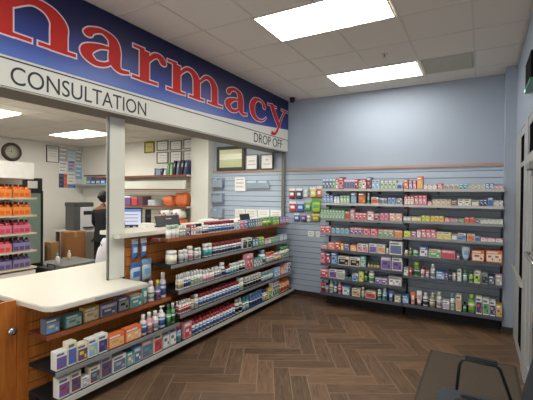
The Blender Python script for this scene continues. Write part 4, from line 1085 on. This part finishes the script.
for k, (y, lb) in enumerate(((4.24, 'left of two black speakers right of the monitor'), (4.36, 'right of two black speakers right of the monitor'))):
    t = thing('speaker', lb, 'speaker', (-4.78+(y-4.24)*.6, y, 1.1703), math.radians(50), 'speakers by the monitor')
    b = MB(); b.box(-.045, .045, -.06, .06, 0, .34 if k else .36, .006); b.build('cabinet', m_black, t)
    b = MB(); b.lathe([(.03, 0), (.025, .003), (0, .001)], 0, -.0605, .24, seg=12, axis='y'); b.build('cone', mat('speaker cone', '33363a'), t)
t = thing('paper_stack', 'heap of white paper on the desk below the monitor', 'paper', (-4.4, 3.9, 1.0503), PI/2)
t.location = (-4.32, 3.95, 1.1703)
b = MB(); b.box(-.15, .15, -.05, .05, 0, .08); b.box(-.12, .16, -.04, .05, .081, .1); b.build('sheets', m_paper, t)
t = thing('paper_cup', 'cream paper cup on the desk right of the speakers', 'cup', (-4.4, 4.36, 1.1703)); b = MB(); b.lathe([(.03, 0), (.04, .13), (.036, .13), (.026, .01), (0, .01)]); b.build('cup', pm('cream'), t)

# ------------------------------------------------------------------ dispensary: far left wall
t = thing('wall_clock', 'round dark rimmed clock on the far dispensary wall', 'clock', (XL+.0003, 4.375, 2.655), PI/2)
b = MB(); b.lathe([(.14, .03), (.19, .045), (.205, .02), (.205, 0)], axis='y', seg=32, caps=False); b.build('rim', mat('dark brown rim', '3d2b25', rough=.35), t)
b = MB(); b.lathe([(0, .012), (.145, .012), (.145, 0)], axis='y', seg=32); b.build('face', mat('clock face', 'c2c3b0', rough=.5), t)
b = MB(); b.box(-.004, .004, -.016, -.0125, -.01, .06); b.box(-.09, .01, -.019, -.0165, -.003, .003)
for k in range(12):
    a = k*PI/6; b.box(.118*math.cos(a)-.004, .118*math.cos(a)+.004, -.014, -.0122, .118*math.sin(a)-.004, .118*math.sin(a)+.004)
b.build('hands', m_black, t)
FR = PI/2
frame('framed_notice', 'dark framed white notice on the far wall beside the pinned papers', 'notice', (XL+.0003, 5.13, 2.50), FR, .30, .40, .012, mat('dark notice frame', '423b3a'), [m_paper, pm('grey')], None, [(.1, .9, .8, .98), (.1, .9, .68, .72), (.15, .8, .5, .53), (.15, .85, .35, .38)])
PP = [(5.44, .22, 2.55, .33, 'grey', 'white', 'grey headed paper at the top left of the pinned papers'), (5.44, .20, 2.25, .28, 'white', 'grey', 'white paper below the grey headed one'),
      (5.67, .19, 2.60, .28, 'ice', 'grey', 'pale paper at the top middle of the pinned papers'), (5.67, .18, 2.30, .28, 'lav', 'slate', 'lavender paper in the middle of the pinned papers'),
      (5.87, .17, 2.55, .32, 'grey', 'white', 'grey paper at the top right of the pinned papers'), (5.87, .17, 2.13, .38, 'lblue', 'white', 'light blue paper at the right of the pinned papers'),
      (5.44, .12, 1.90, .34, 'navy', 'slate', 'dark navy poster at the lower left of the pinned papers'), (5.565, .08, 1.90, .34, 'orange', 'red', 'narrow orange poster beside the navy poster'),
      (5.66, .2, 2.0, .27, 'white', 'grey', 'white paper right of the orange poster'), (5.66, .2, 1.90, .09, 'blue', 'lblue', 'blue strip under the white paper')]
for y, w, z, h, c1, c2, lb in PP:
    t = thing('pinned_paper', lb, 'paper', (XL+.0003, y, z), FR, 'papers pinned to the far wall')
    b = MB(); b.box(0, w, -.006, 0, 0, h); b.build('sheet', pm(c1), t)
    b = MB(); b.box(w*.1, w*.9, -.0066, -.006, h*.78, h*.92); b.box(w*.1, w*.8, -.0066, -.006, h*.5, h*.58); b.box(w*.1, w*.7, -.0066, -.006, h*.2, h*.3); b.build('print', pm(c2), t)

# beverage rack
rk = thing('beverage_rack', 'white drink rack with header board at the left edge of the dispensary', 'rack', (0, 0, 0))
RX = -5.75
b = MB(); b.box(RX-.38, RX, 2.30, 3.13, 1.965, 2.205, .006); b.build('header', mat('white header', 'f0efe9', rough=.4), rk)
b = MB(); b.box(RX-.40, RX-.382, 2.30, 3.16, 0, 2.2); b.build('back_panel', m_white_wall, rk)
b = MB(); b.box(RX-.38, RX-.02, 2.28, 2.298, 0, 2.2); b.build('side_panel', m_white_wall, rk)
b = MB(); b.box(RX-.38, RX-.02, 2.30, 3.16, 0, .62); b.build('base', m_white_wall, rk)
RZS = [1.69, 1.435, 1.175, .915, .67]
for z in RZS:
    b = MB(); b.box(RX-.38, RX-.008, 2.30, 3.17, z-.016, z); s = b.build('shelf', mat('cream shelf', 'cdbfa4'), rk)
    b = MB(); b.box(RX-.008, RX, 2.30, 3.17, z-.022, z+.004); b.build('shelf_lip', mat('beige shelf lip', 'd3c5ae'), s)
rows = [('orange', 'orange', 'first'), ('orange', 'orange', 'second'), ('red', 'pink', 'third'), ('red', 'pink', 'fourth'), ('purple', 'purple', 'lowest')]
packp = {}
for (z, (cl, cr_, rn)) in zip(RZS, rows):
    cols = [cl, cl, 'pink' if rn == 'third' else ('purple' if rn == 'fourth' else cr_)]
    for j, y in enumerate((2.46, 2.72, 2.98)):
        c = cols[j] if rn != 'third' else 'pinkred'
        lb = {'orange': 'orange', 'pinkred': 'pink', 'red': 'red', 'purple': 'purple', 'pink': 'pink'}[c] + ' multipack of bottles, ' + ['left', 'middle', 'right'][j] + ', ' + rn + ' shelf of the drink rack'
        if c not in packp:
            t = thing('drink_multipack', lb, 'multipack', (RX-.14, y, z+.0043), PI/2, 'drink multipacks on the rack')
            cc = {'orange': ('e0691f', 'ea9548'), 'pinkred': ('c8445a', 'd27a94'), 'red': ('d04a44', 'd88494'), 'purple': ('575074', '8a82ac')}[c]
            b = MB(); b.box(-.118, .118, -.11, .11, 0, .118, .004); b.build('sleeve', mat('sleeve ' + c, cc[1], rough=.4), t)
            b = MB()
            for k in range(3): b.box(-.112+.075*k, -.052+.075*k, -.1115, -.11, .015, .07)
            b.build('sleeve_print', mat('sleeve print ' + c, cc[0], rough=.4), t)
            for k in range(3):
                for r in range(2):
                    b = MB(); b.lathe([(.034, .096), (.036, .13), (.030, .148), (.014, .16)], -.078+.078*k, -.06+.12*r, 0, seg=10)
                    bt = b.build('bottle', mat('juice ' + c, cc[0], rough=.15), t)
                    b = MB(); b.lathe([(.018, .16), (.018, .188), (0, .19)], -.078+.078*k, -.06+.12*r, 0, seg=10); b.build('bottle_cap', mat('bottle cap', '4a2c22'), bt)
            packp[c] = t
        else:
            t = dup(packp[c], (RX-.14, y, z+.0043)); t['label'] = lb
# fridge behind the rack
t = thing('refrigerator', 'tall black framed refrigerator with pale green glass behind the drink rack', 'refrigerator', (0, 0, 0))
b = MB(); b.box(-7.05, -6.44, 3.0, 3.64, 0, 2.01, .006); b.build('body', m_black, t)
d2 = MB(); d2.box(-6.438, -6.40, 3.02, 3.05, .55, 1.80); d2.box(-6.438, -6.40, 3.60, 3.63, .55, 1.80); d2.box(-6.438, -6.40, 3.05, 3.60, .55, .60); d2.box(-6.438, -6.40, 3.05, 3.60, 1.76, 1.80); dd = d2.build('door', m_black, t)
b = MB(); b.box(-6.43, -6.415, 3.05, 3.60, .60, 1.76); b.build('pane', mat('pale green glass', '8fa79b', rough=.2), dd)
b = MB(); b.box(-6.439, -6.425, 3.40, 3.55, 1.84, 1.96); b.build('price_card', m_paper, t)

# printer on its table, boxes
t = thing('side_table', 'table with dark legs holding the large printer', 'table', (-8.35, 5.5, 0))
b = MB(); b.box(-.35, .36, -.30, .36, .86, .90, .004); b.build('top', m_white_wall, t)
for sx in (-.31, .31):
    for sy in (-.25, .31):
        b = MB(); b.box(sx-.03, sx+.03, sy-.03, sy+.03, 0, .8595); b.build('leg', mat('table leg brown', '5a3a24'), t)
t = thing('printer', 'large dark grey and white printer on the side table', 'printer', (-8.2, 5.52, .9003), PI/2)
b = MB(); b.box(-.25, -.101, -.15, .2, 0, .55, .01); b.build('side_housing', mat('printer grey', '56575a', rough=.5), t)
b = MB(); b.box(-.10, .24, -.16, .2, 0, .54, .012); fh = b.build('front_housing', mat('printer white', 'd6d8dc', rough=.4), t)
b = MB(); b.box(-.26, .25, -.14, .21, .551, .65, .01); b.build('lid', mat('printer dark lid', '45464a', rough=.5), t)
b = MB(); b.box(-.03, .20, -.164, -.1605, .36, .45); b.build('display', m_black, t)
b = MB(); b.box(-.05, .2, -.23, -.1605, .06, .08); b.build('output_tray', m_black, t)
def carton(label, loc, rz, w, d, h, c, tilt=0, grp='cardboard boxes piled by the printer'):
    t = thing('cardboard_box', label, 'box', loc, rz, grp); t.rotation_euler = (tilt, 0, rz)
    b = MB(); b.box(-w/2, w/2, -d/2, d/2, 0, h, .004); b.build('carton', mat('cardboard ' + c, c, rough=.8, var=.06), t)
    b = MB(); b.box(-w*.06, w*.06, -d/2-.001, d/2+.001, h*.8, h+.001); b.build('packing_tape', mat('packing tape', 'b08c5c', rough=.4), t)
    return t
carton('large brown cardboard box standing on edge beside the printer table', (-7.55, 4.92, .37), 1.3, .40, .30, .58, '9c6b40')
carton('brown cardboard box low under the large one', (-7.55, 4.92, 0), 1.3, .42, .34, .365, '8a5c36')
carton('pale brown carton leaning left of the large box', (-7.66, 4.52, .30), 1.7, .18, .2, .46, 'a98455')
carton('brown carton on the floor under the pale brown carton', (-7.66, 4.52, 0), 1.5, .20, .24, .296, '86603c')
carton('light tan cardboard box in front below the printer', (-7.14, 4.60, 0), 1.25, .26, .24, .47, 'b78a50')
t = thing('waste_bin', 'grey green round waste bin left of the cardboard boxes', 'bin', (-7.8, 4.2, 0))
b = MB(); b.lathe([(.14, 0), (.19, .70), (.2, .72), (.18, .72), (.135, .02), (0, .02)], seg=20); b.build('bin', mat('grey green plastic', '5f6763', rough=.5), t)
t = thing('work_table', 'low grey table in front of the cardboard boxes', 'table', (-6.45, 4.05, 0))
b = MB(); b.box(-.4, .35, -.35, .45, .50, .53, .004); b.build('top', mat('grey table top', '7e8280', rough=.4), t)
for sx in (-.35, .3):
    for sy in (-.3, .4):
        b = MB(); b.tube([(sx, sy, 0), (sx, sy, .4995)], .018); b.build('leg', m_black, t)
t = thing('spray_bottle', 'small white bottle on the low grey table', 'bottle', (-6.3, 3.82, .5303))
b = MB(); b.lathe([(.035, 0), (.036, .12), (.02, .15)]); b.build('body', pm('white'), t)
b = MB(); b.lathe([(.018, .15), (.018, .19), (0, .19)]); b.build('cap', pm('lblue'), t)
t = thing('spray_bottle', 'small pale bottle at the far end of the low grey table', 'bottle', (-6.65, 4.25, .5303))
b = MB(); b.lathe([(.03, 0), (.031, .1), (.018, .13)]); b.build('body', pm('cream'), t)
b = MB(); b.lathe([(.016, .13), (.016, .17), (0, .17)]); b.build('cap', pm('white'), t)
t = thing('equipment_case', 'black case on the floor under the refrigerator corner', 'case', (-5.95, 3.5, 0))
b = MB(); b.box(-.25, .25, -.14, .16, 0, .58, .02); b.build('shell', m_black, t)
b = MB(); b.tube([(-.1, 0, .578), (-.1, 0, .62), (.1, 0, .62), (.1, 0, .578)], .012); b.build('handle', mat('case handle', '3a3c40'), t)

# ------------------------------------------------------------------ person in black
def skin(name, verts, edges, radii, mtl, parent=None, sub=2, root=0):
    me = bpy.data.meshes.new(name); me.from_pydata(verts, edges, []); me.materials.append(mtl)
    o = bpy.data.objects.new(name, me); COL.objects.link(o)
    if parent: o.parent = parent
    sk = o.modifiers.new('skin', 'SKIN'); sk.use_smooth_shade = True
    for i, r in enumerate(radii):
        me.skin_vertices[0].data[i].radius = (r, r) if not isinstance(r, tuple) else r
        me.skin_vertices[0].data[i].use_root = (i == root)
    ss = o.modifiers.new('sub', 'SUBSURF'); ss.levels = sub; ss.render_levels = sub
    return o
m_skin = mat('skin', '8a5a42', rough=.5, var=.04)
m_cloth = mat('black cloth', '1a1b20', rough=.85, var=.15)
pr = thing('person', 'person in black clothes standing turned away beside the white post', 'person', (-6.86, 5.12, 0), math.radians(112))
# local frame: faces +x; left/right along y
bv = [(0,0,.95), (0,0,1.1), (.01,0,1.28), (.0,0,1.42), (.01,0,1.50), (.03,0,1.57),                 # pelvis..neck 0-5
      (0,.16,1.41), (.03,.22,1.14), (.2,.16,1.0), (.27,.14,.98),                                  # left arm 6-9
      (0,-.16,1.41), (.03,-.22,1.14), (.2,-.16,1.0), (.27,-.14,.98),                              # right arm 10-13
      (0,.09,.88), (.02,.10,.48), (-.01,.10,.09), (.10,.11,.04),                                  # left leg
      (0,-.09,.88), (.02,-.10,.48), (-.01,-.10,.09), (.10,-.11,.04)]
be = [(0,1),(1,2),(2,3),(3,4),(4,5),(3,6),(6,7),(7,8),(8,9),(3,10),(10,11),(11,12),(12,13),(0,14),(14,15),(15,16),(16,17),(0,18),(18,19),(19,20),(20,21)]
br = [(.12,.15),(.11,.13),(.12,.15),(.10,.13),.055,.055,.06,.045,.036,.03,.06,.045,.036,.03,.09,.06,.04,.035,.09,.06,.04,.035]
skin('body', bv, be, br, m_skin, pr)
head = bmesh.new(); bmesh.ops.create_uvsphere(head, u_segments=20, v_segments=14, radius=1)
for v in head.verts:
    x, y, z = v.co; v.co = Vector((x*.092 + (.012 if x > .6 and -.35 < z < .05 and abs(y) < .3 else 0), y*.074*(1-.12*max(0, -z)), z*.112)); v.co += Vector((.035, 0, 1.68))
for f in head.faces: f.smooth = True
b = MB(); b.add(head)
for s in (-1, 1): b.lathe([(0, -.012), (.022, -.006), (.024, .006), (0, .012)], .025, s*.075, 1.67, seg=10, axis='y')
b.lathe([(0, -.02), (.012, -.012), (.014, .01), (0, .02)], .132, 0, 1.665, seg=8)
hd = b.build('head', m_skin, pr)
b = MB()
for s in (-1, 1): b.lathe([(0, -.008), (.009, 0), (0, .008)], .118, s*.03, 1.69, seg=8)
b.build('eyes', mat('eye dark', '17110f'), hd)
b = MB(); b.box(.115, .124, -.022, .022, 1.618, 1.626, .003); b.build('mouth', mat('lips', '7a3a36'), hd)
hair = bmesh.new(); bmesh.ops.create_uvsphere(hair, u_segments=18, v_segments=12, radius=1)
for v in hair.verts:
    x, y, z = v.co
    if x > .35 and z < .35: x, y, z = .35, y*.93, z
    v.co = Vector((x*.112 + .015, y*.092, z*.125 + 1.70))
for f in hair.faces: f.smooth = True
b = MB(); b.add(hair); b.lathe([(0, -.05), (.045, -.03), (.055, 0), (.04, .035), (0, .05)], -.11, 0, 1.70, seg=12); b.build('hair', mat('black hair', '120f10', rough=.6, var=.3), pr)
# clothes: tunic and long trousers following the body
cv = [(0,0,.93), (0,0,1.1), (.01,0,1.28), (0,0,1.42), (0,.16,1.415), (.025,.21,1.2), (0,-.16,1.415), (.025,-.21,1.2), (0,0,.80)]
for s in (-1, 1):
    skin('sleeve', [(0,.14*s,1.42), (.012,.19*s,1.3), (.03,.22*s,1.14), (.12,.19*s,1.06)], [(0,1),(1,2),(2,3)], [.07,.06,.052,.045], m_cloth, pr)
skin('tunic', cv, [(0,1),(1,2),(2,3),(3,4),(4,5),(3,6),(6,7),(0,8)], [(.145,.18),(.13,.155),(.14,.175),(.115,.14),.075,.062,.075,.062,(.15,.19)], m_cloth, pr)
for s in (-1, 1):
    skin('trouser_leg', [(0,.085*s,.90), (.02,.10*s,.48), (-.005,.10*s,.07)], [(0,1),(1,2)], [.115,.085,.07], m_cloth, pr)
    b = MB(); b.box(-.07, .17, .10*s-.045, .10*s+.045, 0, .075, .02); b.build('shoe', m_black, pr)
    for k in range(4):
        skin('finger', [(.27, s*(.125+.014*k), .985-.004*k), (.31, s*(.122+.014*k), .975), (.335+.006*(k % 2), s*(.12+.014*k), .955)], [(0,1),(1,2)], [.009,.008,.0065], m_skin, pr, 1)
    skin('thumb', [(.265, s*.125, .985), (.29, s*.105, .99), (.312, s*.10, .98)], [(0,1),(1,2)], [.011,.009,.008], m_skin, pr, 1)
# white coat over an office chair, left of the post
t = thing('office_chair', 'dark office chair half hidden behind the white post under a white coat', 'chair', (-5.72, 4.4, 0))
b = MB(); b.box(-.22, .22, -.22, .22, .44, .50, .03); b.build('seat', m_cloth, t)
b = MB(); b.box(-.03, .03, -.2, .2, .56, .90, .02); b.box(-.03, -.01, -.02, .02, .45, .6); b.build('backrest', m_cloth, t)
b = MB(); b.lathe([(.025, .08), (.025, .44)]); b.build('column', m_black, t)
for k in range(5):
    a = k*2*PI/5; b = MB(); b.tube([(0, 0, .09), (.24*math.cos(a), .24*math.sin(a), .055)], .016); b.lathe([(0, -.025), (.02, -.015), (.027, 0), (.02, .015), (0, .025)], .25*math.cos(a), .25*math.sin(a), .0275, seg=8); b.build('caster_leg', m_black, t)
bm = bmesh.new(); rings = []
for q in range(9):
    f = q/8; z = .52 + .46*f; wy = .27*(1-.55*f**2.2); wx = .09*(1-.5*f**2)
    rings.append([bm.verts.new((wx*math.cos(2*PI*k/24)*(1+.12*math.sin(5*2*PI*k/24+f*3)*(1-f)), wy*math.sin(2*PI*k/24), z)) for k in range(24)])
for a, c in zip(rings, rings[1:]):
    for k in range(24): g = bm.faces.new((a[k], a[(k+1) % 24], c[(k+1) % 24], c[k])); g.smooth = True
bm.faces.new(rings[-1])
b = MB(); b.add(bm); o = b.build('white_coat', mat('white cotton', 'e2e2ea', rough=.85), None, (-5.72, 4.4, 0)); tag(o, 'white coat draped over the office chair beside the white post', 'coat')

# ------------------------------------------------------------------ door mat and waiting chair
t = thing('door_mat', 'dark grey brown ribbed mat in front of the storefront door', 'mat', (0, 0, 0))
b = MB(); b.box(-.48, .345, 2.95, 4.66, .0003, .008, .002); b.build('backing', mat('mat rubber', '3c362f', rough=.8), t)
b = MB(); b.box(-.455, .32, 2.98, 4.63, .008, .011)
for k in range(54): b.box(-.45, .315, 2.985+.0305*k, 3.0+.0305*k, .011, .0135)
b.build('ribbed_pile', mat('mat pile', '544a3f', rough=.95, var=.25, scale=90), t)
ch = thing('waiting_chair', 'black framed armchair with dark padded seat in the bottom right corner', 'chair', (0, 0, .0138))
m_pad = mat('blue black vinyl', '2b333c', rough=.42, var=.05); m_frame = mat('black tube', '15161a', rough=.3)
b = MB(); b.box(-.235, .235, 2.35, 2.83, .385, .455, .022); b.build('seat', m_pad, ch)
bm = bmesh.new(); v = [bm.verts.new(p) for p in ((.235, 2.36, .52), (.275, 2.36, .52), (.345, 2.36, .84), (.305, 2.36, .84))]; bm.faces.new(v)
ex = bmesh.ops.extrude_face_region(bm, geom=bm.faces[:]); bmesh.ops.translate(bm, verts=[q for q in ex['geom'] if isinstance(q, bmesh.types.BMVert)], vec=(0, .46, 0))
bmesh.ops.bevel(bm, geom=bm.edges[:], offset=.014, segments=3, affect='EDGES')
b = MB(); b.add(bm); b.build('backrest', m_pad, ch)
for y in (2.30, 2.87):
    b = MB(); b.tube([(-.15, y, 0), (-.128, y, .40), (-.113, y, .60), (-.10, y, .636), (-.075, y, .65), (.10, y, .645), (.122, y, .63), (.14, y, .58), (.20, y, .40), (.27, y, 0)], .0105)
    b.build('leg_frame', m_frame, ch)
    b = MB(); b.box(-.085, .115, y-.022, y+.022, .655, .677, .009); b.build('armrest', mat('armrest rubber', '1d2024', rough=.5), ch)
b = MB(); b.tube([(-.13, 2.30, .37), (-.13, 2.87, .37)], .01); b.tube([(.215, 2.30, .37), (.215, 2.87, .37)], .01)
b.tube([(.215, 2.42, .37), (.25, 2.42, .56)], .01); b.tube([(.215, 2.76, .37), (.25, 2.76, .56)], .01); b.build('cross_bar', m_frame, ch)

# ------------------------------------------------------------------ light, camera
w = bpy.data.worlds.new('world'); bpy.context.scene.world = w; w.use_nodes = True
w.node_tree.nodes['Background'].inputs[0].default_value = (1, .97, .93, 1); w.node_tree.nodes['Background'].inputs[1].default_value = 3.0
cd = bpy.data.cameras.new('camera'); cam = bpy.data.objects.new('camera', cd); COL.objects.link(cam)
yaw, pitch, roll = .5187, -.0131, .0092
f = Vector((-math.sin(yaw)*math.cos(pitch), math.cos(yaw)*math.cos(pitch), math.sin(pitch)))
r = Vector((math.cos(yaw), math.sin(yaw), 0)); u = r.cross(f)
r2 = r*math.cos(roll) + u*math.sin(roll); u2 = -r*math.sin(roll) + u*math.cos(roll)
M = Matrix.Identity(4)
for i in range(3): M[i][0], M[i][1], M[i][2] = r2[i], u2[i], -f[i]
M[0][3], M[1][3], M[2][3] = 0, 0, 1.763
cam.matrix_world = M; cd.sensor_width = 36; cd.lens = 375.75*36/533; cd.clip_start = .05
sc = bpy.context.scene; sc.camera = cam
sc.view_settings.view_transform = 'Standard'; sc.view_settings.look = 'None'; sc.view_settings.gamma = 1
sc.view_settings.use_curve_mapping = False; sc.view_settings.exposure = 0.15
